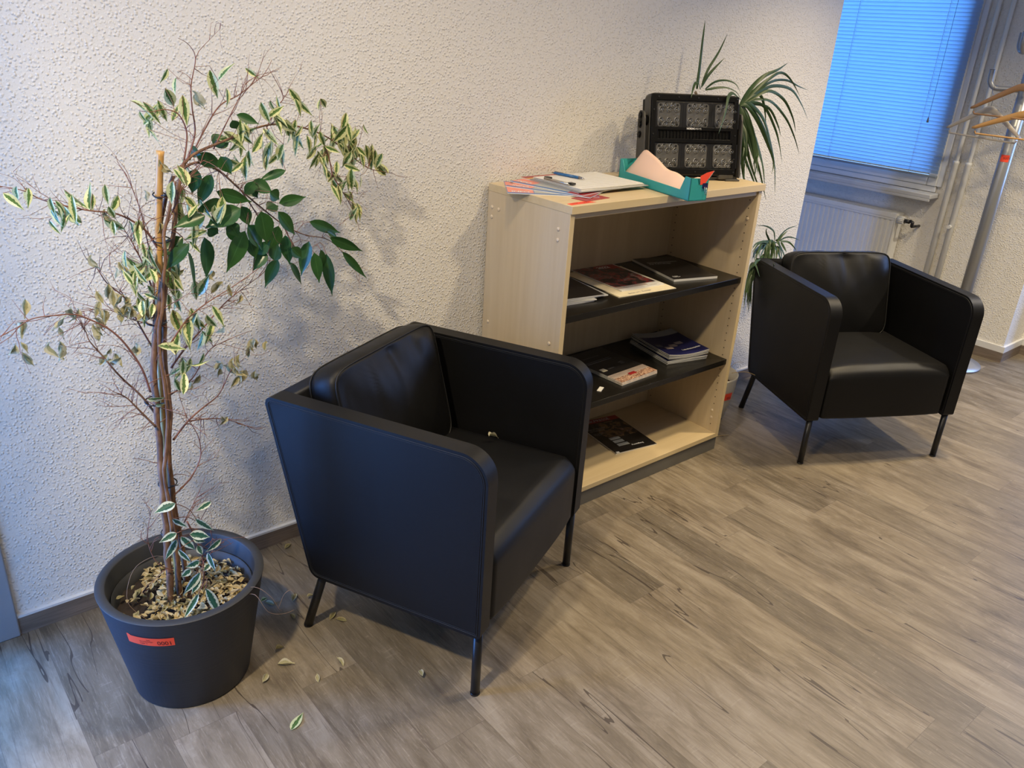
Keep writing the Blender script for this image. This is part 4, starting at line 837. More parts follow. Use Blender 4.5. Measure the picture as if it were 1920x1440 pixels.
VARI=[[-1.133,-0.375,1.474],[-1.173,-0.357,1.419],[-1.178,-0.346,1.418],[-1.195,-0.409,1.425],[-1.214,-0.43,1.436],[-1.21,-0.396,1.415],[-1.159,-0.361,1.421],[-1.153,-0.401,1.451],[-1.116,-0.375,1.409],[-1.133,-0.36,1.421],[-1.132,-0.415,1.431],[-1.192,-0.369,1.393],[-1.193,-0.398,1.379],[-1.183,-0.335,1.386],[-1.149,-0.364,1.493],[-0.915,-0.26,1.493],[-1.024,-0.371,1.505],[-1.03,-0.318,1.473],[-1.021,-0.37,1.451],[-0.915,-0.321,1.411],[-0.885,-0.312,1.414],[-0.855,-0.229,1.411],[-0.868,-0.289,1.431],[-0.811,-0.268,1.437],[-0.787,-0.256,1.416],[-0.813,-0.283,1.418],[-0.718,-0.204,1.416],[-0.702,-0.199,1.417],[-0.965,-0.318,1.357],[-0.966,-0.311,1.377],[-0.962,-0.319,1.37],[-0.955,-0.303,1.368],[-0.99,-0.35,1.374],[-0.95,-0.254,1.361],[-0.981,-0.324,1.345],[-0.965,-0.282,1.325],[-0.998,-0.336,1.346],[-0.997,-0.334,1.355],[-1.012,-0.323,1.358],[-0.947,-0.338,1.35],[-0.936,-0.327,1.349],[-0.9,-0.303,1.324],[-0.888,-0.281,1.351],[-0.845,-0.243,1.293],[-0.881,-0.313,1.319],[-0.816,-0.235,1.354],[-0.791,-0.22,1.335],[-0.817,-0.266,1.329],[-0.798,-0.218,1.348],[-0.801,-0.237,1.354],[-0.724,-0.225,1.333],[-0.706,-0.188,1.316],[-0.743,-0.216,1.328],[-0.763,-0.23,1.321],[-0.83,-0.254,1.341],[-0.828,-0.244,1.364],[-0.827,-0.279,1.368],[-0.85,-0.293,1.378],[-0.825,-0.255,1.369],[-0.871,-0.28,1.397],[-0.876,-0.3,1.379],[-0.873,-0.309,1.392],[-0.877,-0.33,1.392],[-0.768,-0.255,1.353],[-0.757,-0.26,1.361],[-0.776,-0.272,1.369],[-0.806,-0.268,1.363],[-0.669,-0.212,1.335],[-0.652,-0.151,1.31],[-0.675,-0.226,1.345],[-0.67,-0.188,1.317],[-0.672,-0.196,1.351],[-0.672,-0.182,1.335],[-0.608,-0.19,1.343],[-0.608,-0.169,1.322],[-0.636,-0.182,1.327],[-0.572,-0.183,1.348],[-0.632,-0.201,1.343],[-0.643,-0.194,1.368],[-0.59,-0.12,1.342],[-0.615,-0.195,1.333],[-0.648,-0.197,1.301],[-0.632,-0.179,1.289],[-0.659,-0.214,1.318],[-0.656,-0.214,1.306],[-0.655,-0.211,1.311],[-0.611,-0.144,1.294],[-0.622,-0.155,1.282],[-0.704,-0.243,1.309],[-0.597,-0.144,1.296],[-0.621,-0.196,1.284],[-0.596,-0.151,1.294],[-0.617,-0.19,1.309],[-0.621,-0.164,1.284],[-0.616,-0.198,1.3],[-0.631,-0.205,1.296],[-0.57,-0.133,1.256],[-0.579,-0.174,1.275],[-0.565,-0.177,1.286],[-0.584,-0.188,1.267],[-0.594,-0.2,1.292],[-0.579,-0.153,1.277],[-0.637,-0.198,1.267],[-0.635,-0.218,1.255],[-0.601,-0.158,1.264],[-0.646,-0.209,1.275],[-0.55,-0.174,1.275],[-0.547,-0.172,1.262],[-0.541,-0.18,1.272],[-0.547,-0.168,1.286],[-0.539,-0.193,1.263],[-0.51,-0.165,1.245],[-0.522,-0.167,1.241],[-0.69,-0.186,1.234],[-0.688,-0.202,1.229],[-0.672,-0.188,1.208],[-0.722,-0.231,1.251],[-0.702,-0.2,1.29],[-0.678,-0.211,1.253],[-0.658,-0.209,1.204],[-0.669,-0.197,1.199],[-0.639,-0.149,1.216],[-0.643,-0.209,1.211],[-0.644,-0.228,1.224],[-0.633,-0.213,1.211],[-0.676,-0.221,1.186],[-0.601,-0.135,1.157],[-0.616,-0.176,1.168],[-0.69,-0.227,1.191],[-0.598,-0.174,1.194],[-0.582,-0.171,1.204],[-0.605,-0.17,1.123],[-0.613,-0.181,1.123],[-0.589,-0.171,1.123],[-0.873,-0.262,1.296],[-0.89,-0.264,1.314],[-0.892,-0.258,1.299],[-0.913,-0.306,1.299],[-0.937,-0.269,1.293],[-0.955,-0.305,1.307],[-0.976,-0.324,1.289],[-0.973,-0.29,1.296],[-0.745,-0.21,1.301],[-0.738,-0.201,1.277],[-0.714,-0.208,1.285],[-0.714,-0.204,1.276],[-0.742,-0.224,1.274],[-1.0,-0.334,1.302],[-1.002,-0.335,1.294],[-0.991,-0.313,1.305],[-1.118,-0.352,1.304],[-1.154,-0.431,1.307],[-1.164,-0.438,1.303],[-1.186,-0.447,1.271],[-1.159,-0.407,1.244],[-1.146,-0.385,1.25],[-1.131,-0.385,1.217],[-1.136,-0.418,1.237],[-1.117,-0.36,1.225],[-1.14,-0.434,1.228],[-1.141,-0.41,1.241],[-1.151,-0.388,1.207],[-1.173,-0.402,1.22],[-1.162,-0.4,1.216],[-1.142,-0.346,1.207],[-1.159,-0.38,1.2],[-1.056,-0.372,1.209],[-1.078,-0.415,1.212],[-1.09,-0.373,1.212],[-1.071,-0.378,1.202],[-1.074,-0.321,1.143],[-1.109,-0.365,1.185],[-1.124,-0.38,1.166],[-1.125,-0.386,1.161],[-1.133,-0.392,1.162],[-1.127,-0.382,1.133],[-1.467,-0.441,1.289],[-1.476,-0.458,1.279],[-1.44,-0.387,1.272],[-1.447,-0.437,1.279],[-1.396,-0.444,1.256],[-1.414,-0.459,1.264],[-1.403,-0.46,1.252],[-1.39,-0.393,1.235],[-1.393,-0.43,1.228],[-1.379,-0.411,1.237],[-1.404,-0.393,1.208],[-1.413,-0.462,1.242],[-1.407,-0.447,1.238],[-1.388,-0.451,1.238],[-1.369,-0.394,1.225],[-1.373,-0.442,1.251],[-1.369,-0.396,1.236],[-1.378,-0.429,1.237],[-1.277,-0.349,1.193],[-1.312,-0.464,1.214],[-1.292,-0.401,1.204],[-1.256,-0.42,1.183],[-1.252,-0.408,1.187],[-1.258,-0.395,1.187],[-1.327,-0.38,1.262],[-1.331,-0.405,1.255],[-1.293,-0.417,1.249],[-1.301,-0.424,1.236],[-1.315,-0.458,1.279],[-1.353,-0.38,1.255],[-1.231,-0.369,1.13],[-1.254,-0.459,1.139],[-1.252,-0.438,1.152],[-1.242,-0.419,1.131],[-1.28,-0.39,1.122],[-1.233,-0.401,1.099],[-1.241,-0.397,1.109],[-1.233,-0.428,1.122],[-1.227,-0.373,1.11],[-1.249,-0.469,1.112],[-1.254,-0.447,1.102],[-1.273,-0.362,1.083],[-1.258,-0.391,1.1],[-1.263,-0.396,1.09],[-1.252,-0.366,1.073],[-1.274,-0.461,1.113],[-1.244,-0.34,1.09],[-1.298,-0.463,1.11],[-1.268,-0.388,1.065],[-1.266,-0.384,1.074],[-1.273,-0.382,1.081],[-1.272,-0.415,1.085],[-1.187,-0.429,1.068],[-1.172,-0.394,1.091],[-1.182,-0.397,1.069],[-1.197,-0.387,1.068],[-1.197,-0.406,1.071],[-1.202,-0.385,1.073],[-1.205,-0.393,1.088],[-1.197,-0.376,1.086],[-1.177,-0.371,1.089],[-1.177,-0.356,1.074],[-1.179,-0.372,1.076],[-1.239,-0.408,1.043],[-1.254,-0.382,1.035],[-1.239,-0.407,1.055],[-1.176,-0.376,1.036],[-1.181,-0.392,1.041],[-1.184,-0.384,1.031],[-1.105,-0.353,1.035],[-1.119,-0.331,1.016],[-1.25,-0.405,1.026],[-1.27,-0.442,1.027],[-1.25,-0.429,1.018],[-1.178,-0.35,0.999],[-1.178,-0.368,1.02],[-1.205,-0.478,1.058],[-1.099,-0.41,0.973],[-1.121,-0.426,0.968],[-1.129,-0.37,0.949],[-1.159,-0.404,0.969],[-1.145,-0.389,0.968],[-1.128,-0.347,0.939],[-1.174,-0.422,0.954],[-1.153,-0.35,0.943],[-1.193,-0.408,0.974],[-1.164,-0.379,0.924],[-1.159,-0.358,0.935],[-1.142,-0.404,0.919],[-1.102,-0.331,0.897],[-1.103,-0.347,0.913],[-1.204,-0.422,0.935],[-1.228,-0.469,0.941],[-1.236,-0.365,0.915],[-1.237,-0.405,0.917],[-1.236,-0.398,0.943],[-1.255,-0.433,0.795],[-1.264,-0.437,0.815],[-1.163,-0.356,0.841],[-1.179,-0.384,0.86],[-1.2,-0.431,0.869],[-1.196,-0.372,0.844],[-1.161,-0.307,0.829],[-1.188,-0.377,0.837],[-1.153,-0.416,0.866],[-1.137,-0.374,0.857],[-1.204,-0.444,0.844],[-1.198,-0.376,0.806],[-1.201,-0.393,1.018],[-1.18,-0.392,1.01],[-1.254,-0.383,1.0],[-1.244,-0.354,0.997],[-1.251,-0.385,1.012],[-1.259,-0.379,1.015]]
DRY=[[-1.079,-0.349,1.441],[-1.099,-0.388,1.447],[-1.085,-0.374,1.448],[-1.305,-0.41,1.104],[-1.286,-0.403,1.112],[-1.297,-0.417,1.112],[-1.298,-0.426,1.122],[-1.313,-0.414,1.027],[-1.294,-0.399,1.018],[-1.301,-0.399,1.038],[-1.286,-0.37,1.023],[-1.261,-0.418,1.002],[-1.262,-0.406,1.009],[-1.272,-0.442,1.013],[-1.25,-0.393,1.002],[-1.237,-0.333,0.977],[-1.264,-0.413,1.0],[-1.082,-0.337,1.05],[-1.09,-0.338,1.043],[-1.049,-0.363,1.015],[-1.067,-0.333,1.016],[-1.346,-0.413,1.133],[-1.331,-0.428,1.073],[-1.357,-0.469,1.078],[-1.348,-0.414,1.019],[-1.343,-0.427,1.021],[-1.35,-0.399,1.029],[-1.41,-0.445,1.047],[-1.391,-0.395,1.022],[-1.419,-0.394,0.992],[-1.422,-0.423,1.017],[-1.486,-0.411,1.058],[-1.227,-0.411,1.26],[-1.18,-0.41,1.32],[-1.151,-0.351,1.262],[-1.178,-0.422,1.273],[-1.308,-0.411,1.224],[-1.206,-0.412,1.192],[-1.178,-0.336,1.158],[-1.013,-0.319,0.974],[-1.352,-0.425,1.002],[-1.353,-0.416,0.982],[-1.373,-0.49,1.019],[-1.355,-0.404,0.997],[-1.526,-0.459,0.99],[-1.502,-0.439,0.969],[-1.5,-0.42,0.98],[-1.438,-0.432,0.96],[-1.459,-0.453,0.974],[-1.431,-0.372,0.951],[-1.344,-0.409,0.907],[-1.352,-0.397,0.912],[-1.327,-0.329,0.903],[-1.322,-0.396,0.905],[-1.346,-0.454,0.929],[-1.347,-0.373,0.898],[-1.089,-0.348,0.823],[-1.085,-0.332,0.808],[-1.094,-0.367,0.827],[-1.042,-0.35,0.814],[-1.028,-0.327,0.813],[-1.041,-0.336,0.796],[-1.054,-0.319,0.791],[-1.063,-0.372,0.829],[-1.008,-0.292,0.76],[-1.036,-0.353,0.778],[-1.045,-0.338,0.774],[-1.041,-0.356,0.792],[-0.981,-0.3,0.842],[-0.988,-0.307,0.83],[-0.971,-0.297,0.843],[-0.986,-0.313,0.844],[-0.949,-0.241,0.721],[-0.96,-0.247,0.73],[-1.089,-0.354,0.683],[-1.084,-0.336,0.665],[-1.283,-0.408,0.926],[-1.285,-0.397,0.92],[-0.958,-0.33,0.843],[-1.496,-0.411,1.017],[-1.284,-0.398,1.007],[-1.296,-0.407,1.013],[-1.299,-0.439,1.029],[-1.298,-0.44,1.021],[-1.304,-0.395,1.036],[-1.328,-0.451,1.068],[-1.309,-0.386,1.044],[-1.175,-0.377,0.801],[-1.146,-0.35,0.807],[-1.248,-0.384,0.587],[-1.241,-0.37,0.582],[-1.052,-0.296,0.895]]
BLADES=[[0.012,[[0.867,-0.15,1.451],[0.879,-0.14,1.528],[0.886,-0.13,1.62],[0.895,-0.12,1.688]]],[0.009,[[0.892,-0.15,1.456],[0.925,-0.143,1.519],[0.981,-0.137,1.582],[1.027,-0.13,1.648]]],[0.01,[[0.895,-0.15,1.461],[0.918,-0.153,1.499],[0.95,-0.157,1.531],[0.991,-0.16,1.563]]],[0.01,[[0.889,-0.15,1.451],[0.853,-0.167,1.473],[0.808,-0.185,1.477],[0.776,-0.203,1.45],[0.751,-0.22,1.427]]],[0.007,[[0.916,-0.15,1.451],[0.956,-0.163,1.479],[1.011,-0.175,1.485],[1.054,-0.188,1.471],[1.074,-0.2,1.44]]],[0.008,[[0.917,-0.15,1.448],[0.97,-0.163,1.458],[1.018,-0.175,1.459],[1.062,-0.188,1.444],[1.081,-0.2,1.418]]],[0.012,[[1.081,-0.2,1.418],[0.977,-0.236,1.446],[0.903,-0.272,1.436],[0.852,-0.308,1.399],[0.793,-0.344,1.358],[0.729,-0.38,1.324]]],[0.015,[[1.077,-0.2,1.396],[1.136,-0.2,1.461],[1.211,-0.2,1.506],[1.295,-0.2,1.529],[1.358,-0.2,1.557]]],[0.012,[[1.077,-0.2,1.396],[1.153,-0.204,1.451],[1.224,-0.208,1.49],[1.301,-0.212,1.519],[1.377,-0.216,1.492],[1.458,-0.22,1.429]]],[0.01,[[1.077,-0.2,1.396],[1.162,-0.2,1.439],[1.268,-0.2,1.484],[1.37,-0.2,1.49],[1.465,-0.2,1.468],[1.549,-0.2,1.451]]],[0.012,[[1.077,-0.2,1.396],[1.17,-0.208,1.44],[1.26,-0.216,1.469],[1.377,-0.224,1.458],[1.461,-0.232,1.401],[1.522,-0.24,1.336]]],[0.012,[[1.077,-0.2,1.396],[1.145,-0.208,1.424],[1.235,-0.216,1.452],[1.337,-0.224,1.419],[1.413,-0.232,1.349],[1.444,-0.24,1.29]]],[0.01,[[1.077,-0.2,1.396],[1.147,-0.208,1.418],[1.258,-0.216,1.413],[1.372,-0.224,1.349],[1.452,-0.232,1.271],[1.505,-0.24,1.197]]],[0.012,[[1.077,-0.2,1.396],[1.128,-0.205,1.429],[1.189,-0.21,1.435],[1.227,-0.215,1.385],[1.252,-0.22,1.316]]],[0.01,[[1.077,-0.2,1.396],[1.135,-0.212,1.408],[1.212,-0.224,1.391],[1.292,-0.236,1.311],[1.327,-0.248,1.248],[1.356,-0.26,1.17]]],[0.013,[[1.077,-0.2,1.396],[1.124,-0.214,1.402],[1.208,-0.228,1.352],[1.269,-0.242,1.261],[1.312,-0.256,1.16],[1.329,-0.27,1.046]]],[0.012,[[1.077,-0.2,1.396],[1.103,-0.216,1.397],[1.166,-0.232,1.342],[1.242,-0.248,1.251],[1.283,-0.264,1.181],[1.263,-0.28,1.137]]],[0.014,[[1.077,-0.2,1.396],[1.084,-0.225,1.354],[1.117,-0.25,1.256],[1.169,-0.275,1.165],[1.225,-0.3,1.035]]],[0.015,[[1.077,-0.2,1.396],[1.077,-0.225,1.343],[1.084,-0.25,1.268],[1.116,-0.275,1.174],[1.185,-0.3,1.062]]],[0.014,[[1.077,-0.2,1.396],[1.058,-0.225,1.344],[1.048,-0.25,1.258],[1.068,-0.275,1.171],[1.059,-0.3,1.083]]],[0.014,[[1.077,-0.2,1.396],[1.08,-0.225,1.332],[1.086,-0.25,1.229],[1.125,-0.275,1.144],[1.148,-0.3,1.083]]],[0.013,[[1.077,-0.2,1.396],[1.038,-0.23,1.356],[0.999,-0.26,1.284],[0.988,-0.29,1.211],[0.954,-0.32,1.151]]],[0.014,[[1.077,-0.2,1.396],[1.097,-0.225,1.343],[1.138,-0.25,1.283],[1.148,-0.275,1.201],[1.115,-0.3,1.126]]],[0.012,[[1.077,-0.2,1.396],[1.118,-0.212,1.363],[1.17,-0.225,1.296],[1.184,-0.238,1.223],[1.165,-0.25,1.161]]],[0.012,[[1.077,-0.2,1.396],[1.074,-0.225,1.321],[1.068,-0.25,1.224],[1.08,-0.275,1.13],[1.09,-0.3,1.075]]],[0.012,[[1.077,-0.2,1.396],[1.144,-0.21,1.385],[1.245,-0.22,1.305],[1.313,-0.23,1.21],[1.354,-0.24,1.137]]],[0.011,[[1.077,-0.2,1.396],[1.142,-0.193,1.439],[1.236,-0.187,1.455],[1.333,-0.18,1.471]]],[0.012,[[1.077,-0.2,1.396],[1.113,-0.225,1.354],[1.164,-0.25,1.265],[1.198,-0.275,1.169],[1.195,-0.3,1.097]]],[0.01,[[1.077,-0.2,1.396],[1.166,-0.205,1.401],[1.266,-0.21,1.384],[1.342,-0.215,1.319],[1.372,-0.22,1.272]]],[0.012,[[1.081,-0.2,1.39],[1.05,-0.233,1.334],[1.032,-0.267,1.234],[1.047,-0.3,1.145]]],[0.012,[[1.074,-0.2,1.39],[1.067,-0.233,1.334],[1.066,-0.267,1.26],[1.039,-0.3,1.213]]],[0.012,[[1.084,-0.2,1.39],[1.104,-0.233,1.333],[1.138,-0.267,1.231],[1.14,-0.3,1.14]]],[0.012,[[1.098,-0.2,1.39],[1.12,-0.233,1.332],[1.156,-0.267,1.234],[1.164,-0.3,1.167]]],[0.012,[[1.093,-0.2,1.39],[1.099,-0.233,1.333],[1.116,-0.267,1.24],[1.124,-0.3,1.166]]],[0.012,[[1.073,-0.2,1.39],[1.06,-0.233,1.334],[1.057,-0.267,1.245],[1.037,-0.3,1.137]]],[0.012,[[1.073,-0.2,1.39],[1.078,-0.233,1.333],[1.088,-0.267,1.261],[1.088,-0.3,1.204]]],[0.012,[[1.091,-0.2,1.39],[1.072,-0.233,1.333],[1.056,-0.267,1.267],[1.014,-0.3,1.216]]],[0.012,[[1.071,-0.2,1.39],[1.068,-0.233,1.334],[1.063,-0.267,1.282],[1.039,-0.3,1.16]]],[0.012,[[1.106,-0.2,1.39],[1.121,-0.233,1.332],[1.152,-0.267,1.227],[1.111,-0.3,1.204]]],[0.012,[[1.071,-0.2,1.39],[1.032,-0.233,1.334],[1.0,-0.267,1.251],[0.969,-0.3,1.143]]],[0.012,[[1.085,-0.2,1.39],[1.108,-0.233,1.333],[1.146,-0.267,1.227],[1.13,-0.3,1.149]]],[0.012,[[1.088,-0.2,1.39],[1.054,-0.233,1.334],[1.026,-0.267,1.259],[1.021,-0.3,1.133]]],[0.012,[[1.075,-0.2,1.39],[1.058,-0.233,1.334],[1.041,-0.267,1.279],[1.058,-0.3,1.16]]],[0.012,[[1.074,-0.2,1.39],[1.09,-0.233,1.333],[1.107,-0.267,1.276],[1.117,-0.3,1.137]]],[0.012,[[1.082,-0.2,1.39],[1.064,-0.233,1.334],[1.057,-0.267,1.239],[1.058,-0.3,1.183]]],[0.008,[[1.676,-0.1,0.769],[1.646,-0.105,0.816],[1.598,-0.11,0.841],[1.54,-0.115,0.858],[1.467,-0.12,0.868]]],[0.008,[[1.656,-0.1,0.747],[1.596,-0.113,0.792],[1.546,-0.127,0.827],[1.52,-0.14,0.856]]],[0.008,[[1.691,-0.1,0.763],[1.721,-0.1,0.795],[1.768,-0.1,0.818],[1.849,-0.1,0.826]]],[0.008,[[1.704,-0.1,0.766],[1.73,-0.1,0.79],[1.771,-0.1,0.81]]],[0.007,[[1.711,-0.1,0.765],[1.769,-0.1,0.776],[1.827,-0.1,0.768],[1.899,-0.1,0.746]]],[0.008,[[1.718,-0.1,0.764],[1.763,-0.117,0.759],[1.785,-0.133,0.74],[1.795,-0.15,0.719]]],[0.009,[[1.727,-0.1,0.759],[1.682,-0.15,0.748],[1.627,-0.2,0.744]]],[0.01,[[1.647,-0.1,0.756],[1.534,-0.133,0.792],[1.434,-0.167,0.796],[1.35,-0.2,0.777]]],[0.01,[[1.649,-0.1,0.748],[1.525,-0.133,0.782],[1.448,-0.167,0.772],[1.383,-0.2,0.729]]],[0.01,[[1.659,-0.1,0.739],[1.542,-0.133,0.788],[1.42,-0.167,0.802],[1.345,-0.2,0.792]]],[0.01,[[1.639,-0.1,0.718],[1.543,-0.133,0.722],[1.454,-0.167,0.711],[1.36,-0.2,0.702]]],[0.01,[[1.642,-0.1,0.71],[1.53,-0.133,0.705],[1.42,-0.167,0.7],[1.346,-0.2,0.689]]],[0.009,[[1.423,-0.2,0.738],[1.321,-0.243,0.747],[1.275,-0.287,0.736],[1.237,-0.33,0.716]]],[0.009,[[1.656,-0.1,0.708],[1.563,-0.167,0.713],[1.481,-0.233,0.721],[1.385,-0.3,0.739]]],[0.01,[[1.68,-0.1,0.746],[1.564,-0.12,0.783],[1.479,-0.14,0.732],[1.476,-0.16,0.7]]],[0.01,[[1.618,-0.1,0.755],[1.591,-0.12,0.767],[1.577,-0.14,0.74],[1.552,-0.16,0.699]]],[0.01,[[1.617,-0.1,0.767],[1.613,-0.12,0.77],[1.62,-0.14,0.738],[1.605,-0.16,0.67]]],[0.01,[[1.64,-0.1,0.759],[1.552,-0.12,0.755],[1.465,-0.14,0.756],[1.44,-0.16,0.724]]],[0.01,[[1.673,-0.1,0.768],[1.619,-0.12,0.75],[1.565,-0.14,0.734],[1.555,-0.16,0.699]]],[0.01,[[1.694,-0.1,0.759],[1.567,-0.12,0.776],[1.457,-0.14,0.75],[1.453,-0.16,0.709]]],[0.01,[[1.654,-0.1,0.732],[1.606,-0.12,0.761],[1.579,-0.14,0.727],[1.568,-0.16,0.689]]],[0.01,[[1.647,-0.1,0.769],[1.596,-0.12,0.767],[1.564,-0.14,0.711],[1.528,-0.16,0.706]]],[0.01,[[1.667,-0.1,0.765],[1.628,-0.12,0.763],[1.606,-0.14,0.712],[1.558,-0.16,0.714]]],[0.01,[[1.68,-0.1,0.769],[1.675,-0.12,0.771],[1.692,-0.14,0.706],[1.664,-0.16,0.675]]],[0.01,[[1.612,-0.1,0.772],[1.582,-0.12,0.772],[1.569,-0.14,0.718],[1.552,-0.16,0.68]]],[0.01,[[1.702,-0.1,0.726],[1.641,-0.12,0.771],[1.61,-0.14,0.722],[1.585,-0.16,0.687]]],[0.01,[[1.623,-0.1,0.76],[1.649,-0.12,0.749],[1.692,-0.14,0.692],[1.682,-0.16,0.685]]],[0.01,[[1.691,-0.1,0.764],[1.701,-0.12,0.744],[1.72,-0.14,0.698],[1.691,-0.16,0.689]]],[0.01,[[1.638,-0.1,0.729],[1.583,-0.12,0.77],[1.551,-0.14,0.739],[1.538,-0.16,0.701]]],[0.01,[[1.67,-0.1,0.759],[1.606,-0.12,0.78],[1.57,-0.14,0.713],[1.548,-0.16,0.709]]],[0.01,[[1.663,-0.1,0.748],[1.628,-0.12,0.747],[1.604,-0.14,0.71],[1.57,-0.16,0.702]]],[0.01,[[1.681,-0.1,0.724],[1.566,-0.12,0.784],[1.488,-0.14,0.736],[1.459,-0.16,0.708]]],[0.01,[[1.627,-0.1,0.728],[1.556,-0.12,0.76],[1.5,-0.14,0.747],[1.476,-0.16,0.728]]],[0.01,[[1.634,-0.1,0.727],[1.55,-0.12,0.777],[1.492,-0.14,0.747],[1.453,-0.16,0.727]]],[0.01,[[1.719,-0.1,0.72],[1.673,-0.12,0.744],[1.648,-0.14,0.704],[1.609,-0.16,0.705]]],[0.01,[[1.635,-0.1,0.768],[1.545,-0.12,0.763],[1.462,-0.14,0.74],[1.421,-0.16,0.723]]],[0.01,[[1.701,-0.1,0.732],[1.68,-0.12,0.747],[1.681,-0.14,0.695],[1.656,-0.16,0.689]]],[0.01,[[1.662,-0.1,0.772],[1.583,-0.12,0.775],[1.519,-0.14,0.734],[1.478,-0.16,0.725]]],[0.01,[[1.646,-0.1,0.727],[1.582,-0.12,0.767],[1.547,-0.14,0.715],[1.534,-0.16,0.695]]],[0.01,[[1.642,-0.1,0.76],[1.59,-0.12,0.761],[1.554,-0.14,0.713],[1.538,-0.16,0.708]]],[0.01,[[1.501,-0.12,0.683],[1.443,-0.147,0.685],[1.39,-0.173,0.626],[1.348,-0.2,0.575]]],[0.01,[[1.505,-0.12,0.682],[1.448,-0.147,0.683],[1.433,-0.173,0.592],[1.403,-0.2,0.485]]],[0.01,[[1.5,-0.12,0.679],[1.446,-0.147,0.669],[1.426,-0.173,0.602],[1.415,-0.2,0.518]]],[0.01,[[1.533,-0.12,0.691],[1.481,-0.147,0.673],[1.4,-0.173,0.604],[1.362,-0.2,0.514]]],[0.01,[[1.513,-0.12,0.683],[1.462,-0.147,0.664],[1.418,-0.173,0.61],[1.396,-0.2,0.524]]],[0.01,[[1.532,-0.12,0.688],[1.479,-0.147,0.673],[1.413,-0.173,0.6],[1.373,-0.2,0.582]]],[0.01,[[1.517,-0.12,0.693],[1.462,-0.147,0.687],[1.43,-0.173,0.584],[1.375,-0.2,0.54]]],[0.01,[[1.507,-0.12,0.692],[1.452,-0.147,0.686],[1.396,-0.173,0.61],[1.367,-0.2,0.589]]],[0.01,[[1.515,-0.12,0.68],[1.455,-0.147,0.69],[1.428,-0.173,0.612],[1.407,-0.2,0.488]]],[0.01,[[1.519,-0.12,0.684],[1.465,-0.147,0.674],[1.404,-0.173,0.618],[1.393,-0.2,0.511]]],[0.01,[[1.525,-0.12,0.674],[1.472,-0.147,0.659],[1.425,-0.173,0.597],[1.375,-0.2,0.539]]],[0.01,[[1.536,-0.12,0.675],[1.479,-0.147,0.676],[1.414,-0.173,0.599],[1.393,-0.2,0.517]]],[0.01,[[1.554,-0.12,0.672],[1.499,-0.147,0.663],[1.429,-0.173,0.612],[1.411,-0.2,0.52]]],[0.01,[[1.491,-0.12,0.695],[1.44,-0.147,0.678],[1.435,-0.173,0.599],[1.423,-0.2,0.5]]]]

# ================================================================ work floodlight on the bookcase
fl = thing('floodlight', 'heavy black floodlight with six lens panels tilted back on the bookcase', 'floodlight', (.932, -.337, T))
FU = Vector((-.345, .150, 0)).normalized()          # along the face, from right to left
FN = Vector((-.40, -.917, 0)).normalized()          # outwards, towards the front
FZ = (Vector((0, 0, 1)) * .29 - FN * .06).normalized(); FO = Vector((FN * FZ.z - Vector((0, 0, 1)) * FN.dot(FZ) / 1)).normalized()
FO = FU.cross(FZ).normalized()
if FO.dot(FN) < 0: FO = -FO
FM = Matrix(((-FU.x, -FO.x, FZ.x, 0), (-FU.y, -FO.y, FZ.y, 0), (-FU.z, -FO.z, FZ.z, .020), (0, 0, 0, 1)))
# local frame: x from the left edge to the right edge (0 at the right corner, negative to the left), y into the lamp, z up the face
FB = plain('black_cast_aluminium', (.005, .005, .0055), .45, bump=.05, Specular_IOR_Level=.15); FG = plain('warm_grey_casting', (.060, .056, .048), .55)
FWd, FHt = .362, .288
def fbuild(m, name, mats, parent=fl):
    bmesh.ops.transform(m.bm, matrix=FM, verts=m.bm.verts); return m.build(name, mats, parent)
m = MB()
out = rounded([(-FWd, 0), (0, 0), (0, FHt), (-FWd, FHt)], .018, 6)
m.prism(out, 1, .006, .050, .004, 2)
m.mi = 1
body = fbuild(m, 'housing', [FG])
m = MB()
for k in range(24): m.bb(-FWd + .012 + k * .0152, -FWd + .0155 + k * .0152, .050, .092, .015, FHt - .015)
fbuild(m, 'cooling_fins', [FB], body)
# front bezel: plate with two window bands and a vent slot
m = MB(); f0 = -.002
def plate(x0, x1, z0, z1, y0=f0, y1=.008, bev=.0015): m.bb(x0, x1, y0, y1, z0, z1, bev)
plate(-FWd + .004, -.004, FHt - .024, FHt - .004); plate(-FWd + .004, -.004, .004, .024)
plate(-FWd + .004, -FWd + .022, .022, FHt - .022); plate(-.022, -.004, .022, FHt - .022)
plate(-FWd + .02, -.02, .160, .172); plate(-FWd + .02, -.02, .116, .130)
plate(-FWd + .02, -FWd + .032, .126, .164); plate(-.032, -.02, .126, .164)
bz = fbuild(m, 'front_bezel', [FB], body)
m = MB(); m.bb(-FWd + .03, -.03, .006, .007, .128, .162); fbuild(m, 'vent_slot', [plain('vent_black', (.002, .002, .002), .8)], body)
m = MB()
for k in range(22): m.bb(-FWd + .042 + k * .0135, -FWd + .044 + k * .0135, .001, .006, .131, .159)
fbuild(m, 'vent_ribs', [FB], body)
LENSG = plain('smoked_lens_plate', (.11, .108, .104), .25, var=.1)
lm = NT('clear_lens'); lm.col((.75, .75, .74)); lm.set(Roughness=.12, Metallic=.75); LENS = lm.m
DARKD = plain('dark_lens_screw', (.006, .006, .006), .4)
